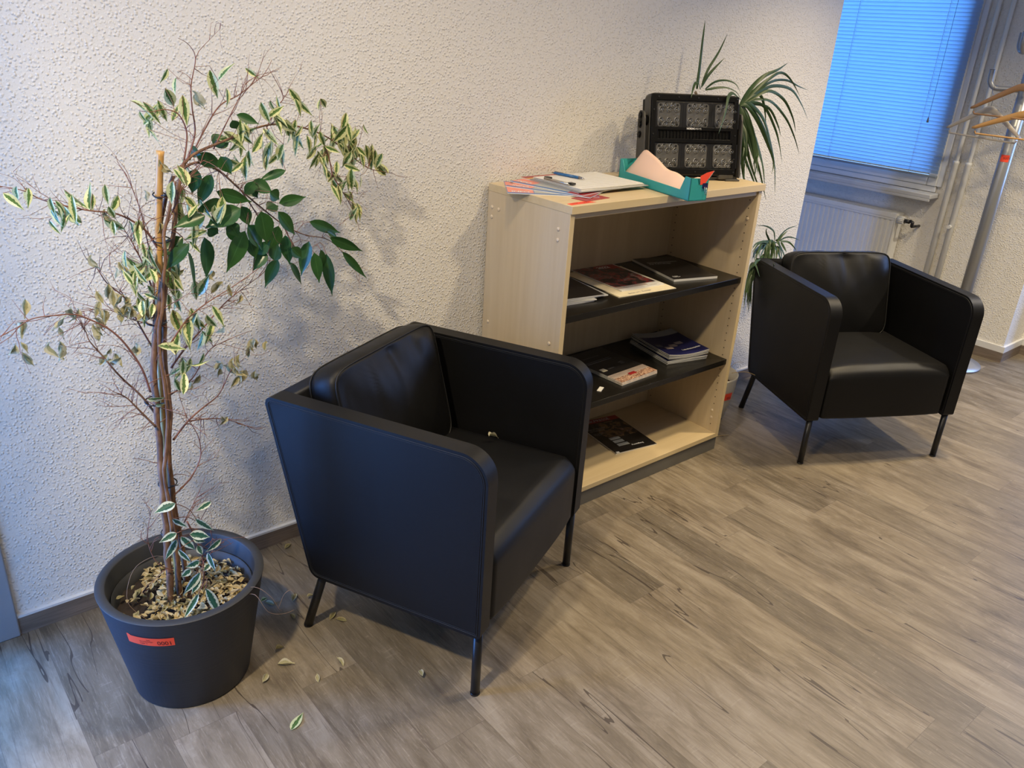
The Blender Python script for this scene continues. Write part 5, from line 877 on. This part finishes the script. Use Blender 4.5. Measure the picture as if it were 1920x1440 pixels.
for r_ in range(2):
    for c_ in range(3):
        cx = -FWd + .074 + c_ * .117; cz = .213 if r_ == 0 else .070
        m = MB(); m.prism(rounded([(cx - .058, cz - .044), (cx + .058, cz - .044), (cx + .058, cz + .044), (cx - .058, cz + .044)], .003, 2), 1, .003, .006)
        fbuild(m, 'window_backing', [plain('window_black', (.018, .018, .019), .3)], body)
        m = MB(); m.prism(rounded([(cx - .044, cz - .042), (cx + .044, cz - .042), (cx + .046, cz + .042), (cx - .046, cz + .042)], .012, 5), 1, .0015, .003)
        lp = fbuild(m, 'lens_panel', [LENSG], body)
        m = MB()
        pts = []
        for sg in (1, -1):
            pts += [(-.015, sg * .033), (.015, sg * .033), (-.031, sg * .018), (0, sg * .018), (.031, sg * .018)]
        for (dx, dz) in pts:
            for (ra, ya, rb, yb) in ((.0092, .0012, .0082, -.0045), (.0060, -.0045, .0052, -.001), (.0028, -.001, .0012, -.004)):
                A_ = [m.bm.verts.new((cx + dx + ra * math.cos(2 * PI * k / 16), ya, cz + dz + ra * math.sin(2 * PI * k / 16))) for k in range(16)]
                B_ = [m.bm.verts.new((cx + dx + rb * math.cos(2 * PI * k / 16), yb, cz + dz + rb * math.sin(2 * PI * k / 16))) for k in range(16)]
                for k in range(16): m.face([A_[k], A_[(k + 1) % 16], B_[(k + 1) % 16], B_[k]], False)
        fbuild(m, 'led_lenses', [LENS], lp)
        m = MB()
        for dx, dz in ((-.034, .034), (.034, .034), (-.034, -.034), (.034, -.034)): m.tube([(cx + dx, .0015, cz + dz), (cx + dx, .0003, cz + dz)], .0042, 8)
        fbuild(m, 'lens_screws', [DARKD], lp)
m = MB()
for k in range(5):
    for zz_ in (FHt - .013, .013): m.tube([(-FWd + .03 + k * .08, f0, zz_), (-FWd + .03 + k * .08, f0 - .0015, zz_)], .003, 8)
for zz_ in (.06, .145, .23):
    for xx in (-FWd + .013, -.013): m.tube([(xx, f0, zz_), (xx, f0 - .0015, zz_)], .003, 8)
fbuild(m, 'bezel_screws', [plain('bright_screw', (.12, .12, .12), .25, .9)], body)
LM = Matrix(((1, 0, 0, 0), (0, 0, -1, 0), (0, 1, 0, 0), (0, 0, 0, 1)))
for tx, x, bo in (('NORDIC', -.215, .0004), ('LIGHTS', -.183, 0)):
    lettering(tx, .0085, FM @ Matrix.Translation((x, f0 - .0008, .1635)) @ Matrix.Rotation(PI / 2, 4, 'X'), WHINK, bz, 'lamp_lettering', bold=bo)
# yoke bracket: world-aligned, stands on its crossbar
br = MB(); ax = lambda x, y, z: Vector((-FU.x * x, -FU.y * x, 0)) + Vector((-FN.x * y, -FN.y * y, 0)) + Vector((0, 0, z))
YM = Matrix(((-FU.x, -FN.x, 0, 0), (-FU.y, -FN.y, 0, 0), (0, 0, 1, 0), (0, 0, 0, 1)))
def yoke_arm(xa, xb, m):
    prof = rounded([(-.008, .012), (.062, .012), (.088, .215), (.082, .238), (.046, .238), (.034, .215)], [.004, .004, .012, .012, .012, .012], 4)
    A0 = [(xa, p[0], p[1]) for p in prof]
    m.prism(prof, 0, xa, xb, .001, 1)
m = MB(); yoke_arm(-FWd - .026, -FWd - .020, m); yoke_arm(.010, .016, m)
m.bb(-FWd - .026, .016, .012, .062, .006, .013, .001); m.bb(-FWd - .018, -FWd + .04, -.006, .075, 0, .007, .002); m.bb(-.04, .018, -.006, .075, 0, .007, .002)
m.bb(-.07, -.006, .0, .05, .004, .026, .006)
bmesh.ops.transform(m.bm, matrix=YM, verts=m.bm.verts); yk = m.build('yoke_bracket', [FG], fl)
for xa, sg in ((-FWd - .026, -1), (.016, 1)):
    m = MB()
    for yy, zz_ in ((.066, .222), (.062, .190), (.058, .155)):
        m.tube([(xa, yy, zz_), (xa + sg * .006, yy, zz_)], .010, 6); m.tube([(xa, yy, zz_), (xa + sg * .002, yy, zz_)], .013, 16)
    m.tube([(xa - sg * .026, .066, .205), (xa, .066, .205)], .018, 16)
    bmesh.ops.transform(m.bm, matrix=YM, verts=m.bm.verts); m.build('pivot_bolts', [FB], yk)

# ================================================================ potted ficus
PC = (-1.252, -.410)
fi = thing('potted_ficus', 'half-bare variegated weeping fig tree tied to a bamboo cane in a dark pot', 'potted plant', (PC[0], PC[1], 0))
def rel(p): return (p[0] - PC[0], p[1] - PC[1], p[2])
PH = .312
m = MB(); m.lathe([(0, 0), (.138, 0), (.145, .004), (.198, PH - .006), (.200, PH - .001)], seg=72); pot = m.build('pot', POTM, fi)
m = MB(); m.lathe([(.200, PH - .001), (.199, PH), (.179, PH), (.176, PH - .003), (.166, .20), (.150, .10)], seg=72); m.build('pot_rim', RIMM, pot)
m = MB(); m.lathe([(.168, .262), (.170, .264), (.167, .264), (.160, .21)], seg=64); m.build('inner_pot', RIMM, fi)
m = MB()
def soilP(u, v):
    r = .163 * u; a = 2 * PI * v; x, y = r * math.cos(a), r * math.sin(a)
    return Vector((x, y, .232 + noise.fractal(Vector((x * 40, y * 40, 3)), 1, 2, 3) * .010 - .006 * u * u))
m.grid(soilP, 20, 64); m.build('soil', SOIL, fi)
# sticker on the pot
def potr(z): return .145 + (.198 - .145) * (z - .004) / (PH - .01) + .0006
a0 = math.radians(-150)
m = MB(); m.grid(lambda u, v: Vector((potr(.243 + .026 * v) * math.cos(a0 + .60 * u), potr(.243 + .026 * v) * math.sin(a0 + .60 * u), .243 + .026 * v - .006 * u * (1 - u) + .003 * (u < .06) * v)), 20, 3); m.norecalc = True
stk = m.build('inventory_sticker', ORANGE, fi)
def cone(x0, z0):
    def f(c):
        z = z0 + c.y; r = potr(z) + .0006; a = a0 + (x0 + c.x) / r; return Vector((r * math.cos(a), r * math.sin(a), z))
    return f
lettering('0001', .0175, None, INK, stk, 'sticker_number', bold=.0002, fn=cone(.074, .246))
lettering('IVG', .006, None, INK, stk, 'sticker_text', fn=cone(.050, .2585))
lettering('Verwertungs-\nLager 2', .0062, None, INK, stk, 'sticker_text', fn=cone(.032, .2535))
# trunks and limbs, with side twigs
def smooth(pts, n=4):
    P = [Vector(p) for p in pts]; out = []
    for i in range(len(P) - 1):
        p0 = P[max(i - 1, 0)]; p1 = P[i]; p2 = P[i + 1]; p3 = P[min(i + 2, len(P) - 1)]
        for k in range(n):
            t = k / n; out.append(.5 * ((2 * p1) + (-p0 + p2) * t + (2 * p0 - 5 * p1 + 4 * p2 - p3) * t * t + (-p0 + 3 * p1 - 3 * p2 + p3) * t ** 3))
    out.append(P[-1]); return out
TWIGPTS = []
def twig(m, p, d, L, r, depth):
    pts = [p]; n = max(4, int(L / .014)); d = d.normalized()
    for k in range(n):
        d = (d + Vector((random.gauss(0, .15), random.gauss(0, .12), random.gauss(-.03, .14)))).normalized()
        q = pts[-1] + d * (L / n)
        if q.z > 1.60: q.z = 1.60; d.z = -abs(d.z)
        if q.y > -.03: q.y = -.03; d.y = -abs(d.y)
        pts.append(q)
        if depth > 0 and k > 0 and random.random() < .20:
            e = (d + Vector((random.gauss(0, .8), random.gauss(0, .5), random.gauss(0, .7)))).normalized()
            twig(m, q, e, L * random.uniform(.35, .65), r * .65, depth - 1)
    rr = [max(.00035, r * (1 - .75 * i / n)) for i in range(n + 1)]
    m.tube([rel(q) for q in pts], rr, 4, cap=False); TWIGPTS.append(pts[-1])
for idx, (r0, r1, pts) in enumerate(LIMBS):
    P = smooth(pts, 5); n = len(P)
    if idx < 4:
        for i, q in enumerate(P): P[i] = q + Vector((noise.noise(q * 14 + Vector((idx * 5, 0, 0))), noise.noise(q * 14 + Vector((0, idx * 5, 9))), 0)) * .006
        if idx < 2: P.insert(0, P[0] + Vector((.004, .0, -.05)))
        n = len(P)
    m = MB(); rr = [(r0 + (r1 - r0) * i / (n - 1)) * (1 + (.10 * math.sin(i * 1.9 + idx) if idx < 4 else 0)) for i in range(n)]
    rr = [q * (.64 if idx < 4 else .66) for q in rr]
    m.tube([rel(q) for q in P], rr, 12 if idx < 4 else 6)
    m.mi = 1; cnt = 0
    if idx >= 4:
        step = 2 if n > 20 else 1
        for i in range(2, n, step):
            d = (P[i] - P[i - 1]).normalized(); 
            up = P[0].z < .3
            for q in range(1 if up else 2):
                if random.random() < (.52 if P[i].z < 1.33 else .18):
                    e = (d * .9 + Vector((random.gauss(0, .6), random.gauss(0, .35), random.gauss(.08, .6)))).normalized()
                    twig(m, P[i], e, random.uniform(.025, .095) * (1 if not up else .4), .0010, 2); cnt += 1
    else:
        for i in range(6, n, 2):
            if random.random() < .45 and P[i].z > .55 and P[i].z < 1.3:
                e = Vector((random.gauss(0, .9), random.gauss(-.2, .4), random.gauss(.35, .35)))
                twig(m, P[i], e, random.uniform(.04, .12), .0011, 2); cnt += 1
    m.build('trunk' if idx < 4 else 'branch', [BARK if idx < 4 or r0 > .0042 else TWIG, TWIG], fi)
# bamboo cane
m = MB(); pts = [(-.080, -.0, .22), (-.03, -.006, .75), (.026, .002, 1.10), (.049, 0, 1.352)]
P = smooth([(-1.262, -.402, .22), (-1.243, -.398, .80), (-1.209, -.40, 1.168), (-1.187, -.405, 1.350)], 10); rr = []
for i, q in enumerate(P): rr.append(.0075 * (1.16 if i % 6 == 0 else 1))
m.tube([rel(q) for q in P], rr, 14); m.build('bamboo_cane', BAMBOO, fi)
def tie(z, r, c):
    if z < 1.1: c = (c[0] - .016, c[1]); r *= .82
    m = MB(); pts = [(c[0] - PC[0] + r * math.cos(2 * PI * k / 16), c[1] - PC[1] + r * .8 * math.sin(2 * PI * k / 16), z + .004 * math.sin(2 * PI * k / 16)) for k in range(17)]
    m.tube(pts, .0016, 6, cap=False); m.tube([(pts[12][0], pts[12][1], z), (pts[12][0] + .014, pts[12][1] - .016, z + .006)], .0014, 5); m.build('plant_tie', TIE, fi)
for z, r, c in ((1.26, .013, (-1.198, -.402)), (1.165, .018, (-1.205, -.405)), (.985, .026, (-1.222, -.408)), (.795, .030, (-1.242, -.405)), (.575, .026, (-1.240, -.405)), (.44, .024, (-1.25, -.405))): tie(z, r, c)
# leaves
m = MB()
for A, B, wd in DARK:
    A, B = Vector(A), Vector(B)
    B = A + (B - A) * 1.08; wd *= 1.22
    m.mi = 0; m.leaf(rel(A), rel(B), wd, random.uniform(-.05, .14), .12, (random.gauss(0, .35) - .35, -1, random.gauss(.35, .3)), random.gauss(0, .25), 8)
m.mi = 1; segs = [s_ for s_ in LIMBS]
allP = [q for (r0, r1, pts) in LIMBS[4:] for q in smooth(pts, 3)]
for A, B, wd in DARK:
    A = Vector(A); q = min(allP, key=lambda p: (p - A).length + (0 if p.z > A.z - .02 else .1)); mid = (A + q) / 2 + Vector((0, 0, .008)); m.tube([rel(q), rel(mid), rel(A)], .0007, 4, cap=False)
m.norecalc = True; m.build('green_leaves', [LEAF_DARK, TWIG], fi)
m = MB()
for i, p in enumerate(VARI):
    p = Vector(p); L = random.uniform(.032, .066) * (.7 if p.x < -1.38 else 1); a = random.gauss(0, .55)
    d = Vector((math.sin(a) * .8 + .15, random.gauss(0, .35), -abs(math.cos(a)) if random.random() < .85 else .5)).normalized()
    m.mi = 0; m.leaf(rel(p - d * L * .5), rel(p + d * L * .5), L * random.uniform(.27, .40), random.uniform(-.1, .25), .25, (random.gauss(-.3, .6), -1, random.gauss(.2, .5)), random.gauss(0, .5), 7, .01)
    q = min(allP, key=lambda t: (t - p).length)
    m.mi = 1
    if (q - p).length < .10: m.tube([rel(q), rel((q + p) / 2 + Vector((0, 0, .006))), rel(p - d * L * .5)], .0006, 4, cap=False)
m.norecalc = True
m.build('variegated_leaves', [LEAF_VARI, TWIG], fi)
m = MB()
for i, p in enumerate(DRY):
    p = Vector(p); L = random.uniform(.024, .042); d = Vector((random.gauss(0, .5), random.gauss(0, .4), -1)).normalized()
    m.leaf(rel(p - d * L * .5), rel(p + d * L * .5), L * random.uniform(.35, .5), random.uniform(-.5, .6), random.uniform(.5, .9), (random.gauss(0, 1), -1, random.gauss(0, 1)), random.gauss(0, 1), 7, .06)
m.norecalc = True
m.build('withered_leaves', LEAF_DRY, fi)
m = MB()
SK = Vector((-1.235, -.455, .40))
for i, (A, B, wd) in enumerate(SUCK):
    A, B = Vector(A), Vector(B); m.leaf(rel(A), rel(B), wd, random.uniform(-.1, .12), .14, (random.gauss(-.3, .3), -1, random.gauss(.6, .3)), random.gauss(0, .25), 8)
m.mi = 1
for A, B, wd in SUCK:
    A = Vector(A); s0 = Vector((-1.205, -.44, max(.24, min(.46, A.z - .03)))); m.tube([rel(q) for q in smooth([s0, (s0 + A) / 2 + Vector((.004, -.004, .012)), A], 4)], .0009, 4, cap=False)
m.tube([rel(q) for q in smooth([(-1.215, -.425, .235), (-1.205, -.44, .32), (-1.212, -.44, .40), (-1.23, -.43, .47)], 4)], .0022, 6)
m.norecalc = True; m.build('fresh_shoot_leaves', [LEAF_COOL, TWIG], fi)
# dry stems hanging over the rim
DRYW = plain('dry_stem_brown', (.26, .17, .11), .7)
m = MB(); m.tube([rel(q) for q in smooth([(-1.17, -.50, .27), (-1.13, -.57, .315), (-1.10, -.60, .29), (-1.085, -.605, .25), (-1.075, -.60, .235)], 5)], .0006, 4); m.build('dry_stem', DRYW, fi)
m = MB(); m.tube([rel(q) for q in smooth([(-1.15, -.53, .27), (-1.14, -.60, .315), (-1.12, -.625, .27), (-1.08, -.625, .245), (-1.05, -.62, .24)], 5)], .0006, 4); m.build('dry_stem', DRYW, fi)
m = MB(); m.tube([rel(q) for q in smooth([(-1.085, -.605, .25), (-1.07, -.61, .29), (-1.05, -.61, .295), (-1.04, -.61, .27)], 5)], .0006, 4); m.build('dry_stem', DRYW, fi)
m = MB(); m.tube([rel(q) for q in smooth([(-1.36, -.46, .25), (-1.39, -.43, .30), (-1.36, -.40, .36), (-1.31, -.40, .38), (-1.28, -.41, .37)], 5)], .0006, 4); m.build('dry_stem', DRYW, fi)
# litter on the soil
m = MB(); rnd = random.Random(3)
for k in range(820):
    a = rnd.uniform(0, 2 * PI); r = .158 * math.sqrt(rnd.random())
    x, y = r * math.cos(a), r * math.sin(a)
    if x < -.07 and y > -.02 and rnd.random() < .75: continue
    if r > .135 and rnd.random() < .6: continue
    hgt = .240 + .022 * max(0, 1 - (r / .14) ** 2) * rnd.random() + .006 * rnd.random()
    L = rnd.uniform(.014, .030); t = rnd.uniform(0, 2 * PI); d = Vector((math.cos(t), math.sin(t), rnd.gauss(0, .25))).normalized()
    m.mi = 0 if rnd.random() < .72 else (1 if rnd.random() < .8 else 2)
    p = Vector((PC[0] + x, PC[1] + y, hgt + .004)); m.leaf(p - d * L / 2, p + d * L / 2, L * rnd.uniform(.4, .55), rnd.uniform(-.35, .45), rnd.uniform(.2, .8), (rnd.gauss(0, .4), rnd.gauss(0, .4), 1), rnd.gauss(0, .3), 5, .05)
m.norecalc = True
tag(m.build('leaf_litter', [LEAF_TAN, LEAF_DRY, SOIL]), 'layer of dry yellow-brown leaves covering the soil in the dark pot', 'leaf litter', kind='stuff')

# ================================================================ fallen leaves
PALE = leaf_mat('pale_dried_leaf', (.45, .42, .24), (.62, .58, .42), .3, .6)
def fallen(x, y, z, ang, L, mat, label, fold=.7, curl=.5, group='fallen leaves on the floor'):
    m = MB(); d = Vector((math.cos(ang), math.sin(ang), 0)); m.leaf(-d * L / 2, d * L / 2, L * .40, curl, fold, (0, 0, 1), random.gauss(0, .2), 8, .03 if fold > .3 else 0)
    zm = min(v.co.z for v in m.bm.verts); bmesh.ops.translate(m.bm, verts=m.bm.verts, vec=(0, 0, -zm + .0006)); m.norecalc = True
    o = m.build('fallen_leaf', mat, None, (x, y, z)); tag(o, label, 'leaf', group); return o
FL = [(-.979, -.282, 2.1, .042, LEAF_DRY, 'fallen leaf in the pot shadow, closest to the pot rim on the wall side'),
 (-.907, -.300, .9, .050, LEAF_DRY, 'large curled olive fallen leaf in the middle of the pot shadow'),
 (-.865, -.330, .2, .040, LEAF_DRY, 'folded fallen leaf at the right edge of the pot shadow beside the chair leg'),
 (-.950, -.375, 1.5, .040, LEAF_DRY, 'curled fallen leaf at the lower edge of the pot shadow'),
 (-.852, -.440, .6, .044, LEAF_DRY, 'greenish fallen leaf just in front of the rear leg of the near armchair'),
 (-.842, -.470, 2.4, .040, LEAF_DRY, 'crumpled fallen leaf touching the greenish one in front of the chair leg'),
 (-1.037, -.482, 0.1, .034, LEAF_DRY, 'dull brown fallen leaf midway between the pot and the near armchair'),
 (-1.050, -.545, 5.6, .056, PALE, 'long pale fallen leaf right of the pot, near its base'),
 (-1.115, -.560, .75, .046, PALE, 'pale curled fallen leaf closest to the base of the pot'),
 (-1.004, -.640, 1.2, .036, PALE, 'thin whitish fallen leaf standing out from the pot towards the camera'),
 (-.930, -.622, 1.7, .042, PALE, 'white-edged fallen leaf on the floor under the side of the near armchair'),
 (-.775, -.790, 1.3, .042, PALE, 'whitish fallen leaf beside the front leg of the near armchair'),
 (-.807, -.046, .5, .040, LEAF_DRY, 'fallen leaf by the baseboard behind the near armchair'),
 (-.985, -.262, .3, .036, LEAF_VARI, 'small green and cream fallen leaf at the top of the pot shadow')]
for x, y, a, L, mt, lab in FL: fallen(x, y, 0, a, L * .85, mt, lab, random.uniform(.35, .9), random.uniform(-.3, .4))
fallen(-1.113, -.741, 0, .62, .062, LEAF_VARI, 'flat green fallen leaf with a cream margin, nearest to the camera', .04, .03)
o = fallen(-.300, -.470, .443, .2, .040, PALE, 'curled pale leaf lying on the seat of the near armchair', .8, .5, None)

# ================================================================ dracaena behind the bookcase
DC = (1.235, -.165)
dr = thing('potted_dracaena', 'tall dragon tree with drooping grassy leaves in a white pot behind the bookcase', 'potted plant', (DC[0], DC[1], 0))
def relD(p): return (p[0] - DC[0], p[1] - DC[1], p[2])
m = MB(); m.lathe([(0, 0), (.080, 0), (.095, .012), (.122, .12), (.130, .215), (.131, .222), (.126, .222), (.120, .16), (.118, .15)], seg=56); m.build('pot', plain('white_glazed_pot', (.62, .61, .57), .3, var=.02), dr)
m = MB(); m.grid(lambda u, v: Vector((.118 * u * math.cos(2 * PI * v), .118 * u * math.sin(2 * PI * v), .165 + .004 * noise.noise(Vector((u * 9, math.cos(v * 6.28) * 5, 1))))), 8, 40); m.build('soil', plain('reddish_soil', (.06, .022, .014), .9, var=.5, scale=90, bump=.8, bscale=120), dr)
m = MB(); an = -1.82
m.grid(lambda u, v: Vector(((.1265 + .003 * v) * math.cos(an + .36 * u), (.1265 + .003 * v) * math.sin(an + .36 * u), .125 + .035 * v)), 8, 2); m.norecalc = True
s_ = m.build('inventory_sticker', ORANGE, dr)
lettering('0001', .014, None, INK, s_, 'sticker_number', fn=lambda c: Vector((.1305 * math.cos(an + .08 + c.x / .128), .1305 * math.sin(an + .08 + c.x / .128), .133 + c.y)))
DST = plain('dracaena_stem', (.20, .15, .10), .7, var=.3)
for pts, r in (([(1.235, -.165, .16), (1.20, -.16, .6), (1.10, -.155, 1.1), (.98, -.13, 1.33), (.86, -.15, 1.44)], .008), ([(1.22, -.18, .16), (1.15, -.18, .7), (1.09, -.19, 1.15), (1.10, -.20, 1.39)], .010), ([(1.26, -.15, .16), (1.32, -.12, .45), (1.42, -.10, .70), (1.462, -.10, .83)], .008), ([(1.25, -.15, .16), (1.27, -.12, .5), (1.30, -.12, .74)], .007)):
    m = MB(); P = smooth([relD(p) for p in pts], 6); m.tube(P, [r * (1 - .35 * i / len(P)) for i in range(len(P))], 10); m.build('stem', DST, dr)
for nm, sel in (('upper_leaves', lambda b: b[1][0][2] > 1.1), ('lower_leaves', lambda b: b[1][0][2] <= 1.1)):
    m = MB()
    for wd, pts in [b for b in BLADES if sel(b)]:
        P = [Vector(relD(p)) for p in smooth(pts, 5)]; n = len(P); wdt = wd * 1.2
        V = []
        for i, p in enumerate(P):
            t = (P[min(i + 1, n - 1)] - P[max(i - 1, 0)]).normalized(); sd = t.cross(Vector((-.62, -.72, .30))).normalized()
            sd = Matrix.Rotation(.6 * math.sin(wd * 900 + i * .16 + P[-1].x * 30), 3, t) @ sd
            v = i / (n - 1); ww = wdt / 2 * (min(1, .45 + v * 4) * max(0.03, 1 - v ** 2.6)); nn = t.cross(sd)
            V.append([m.bm.verts.new(p + sd * (u * ww) + nn * (abs(u) * ww * .35)) for u in (-1, 0, 1)])
        for i in range(n - 1):
            for k in range(2):
                f = m.face([V[i][k], V[i][k + 1], V[i + 1][k + 1], V[i + 1][k]], True)
                if f:
                    for lp, (a, b) in zip(f.loops, ((k, i), (k + 1, i), (k + 1, i + 1), (k, i + 1))): lp[m.uv].uv = (a / 2, b / n)
    m.norecalc = True
    m.build(nm, BLADE, dr)
DRYB = plain('straw_coloured_leaf', (.52, .40, .22), .6)
m = MB()
m.tube([relD(p) for p in smooth([(1.30, -.24, .225), (1.36, -.28, .23), (1.42, -.33, .20), (1.46, -.36, .17)], 5)], .0016, 5)
m.tube([relD(p) for p in smooth([(1.33, -.20, .225), (1.38, -.20, .245), (1.43, -.21, .24)], 5)], .0010, 5)
m.build('dry_runner', DRYB, dr)
m = MB(); m.tube(smooth([(1.06, -.345, .002), (1.10, -.35, .003), (1.16, -.375, .003)], 5), .0014, 5); tag(m.build('dry_stalk', DRYB), 'thin straw-coloured stalk on the floor at the right foot of the bookcase', 'stalk')
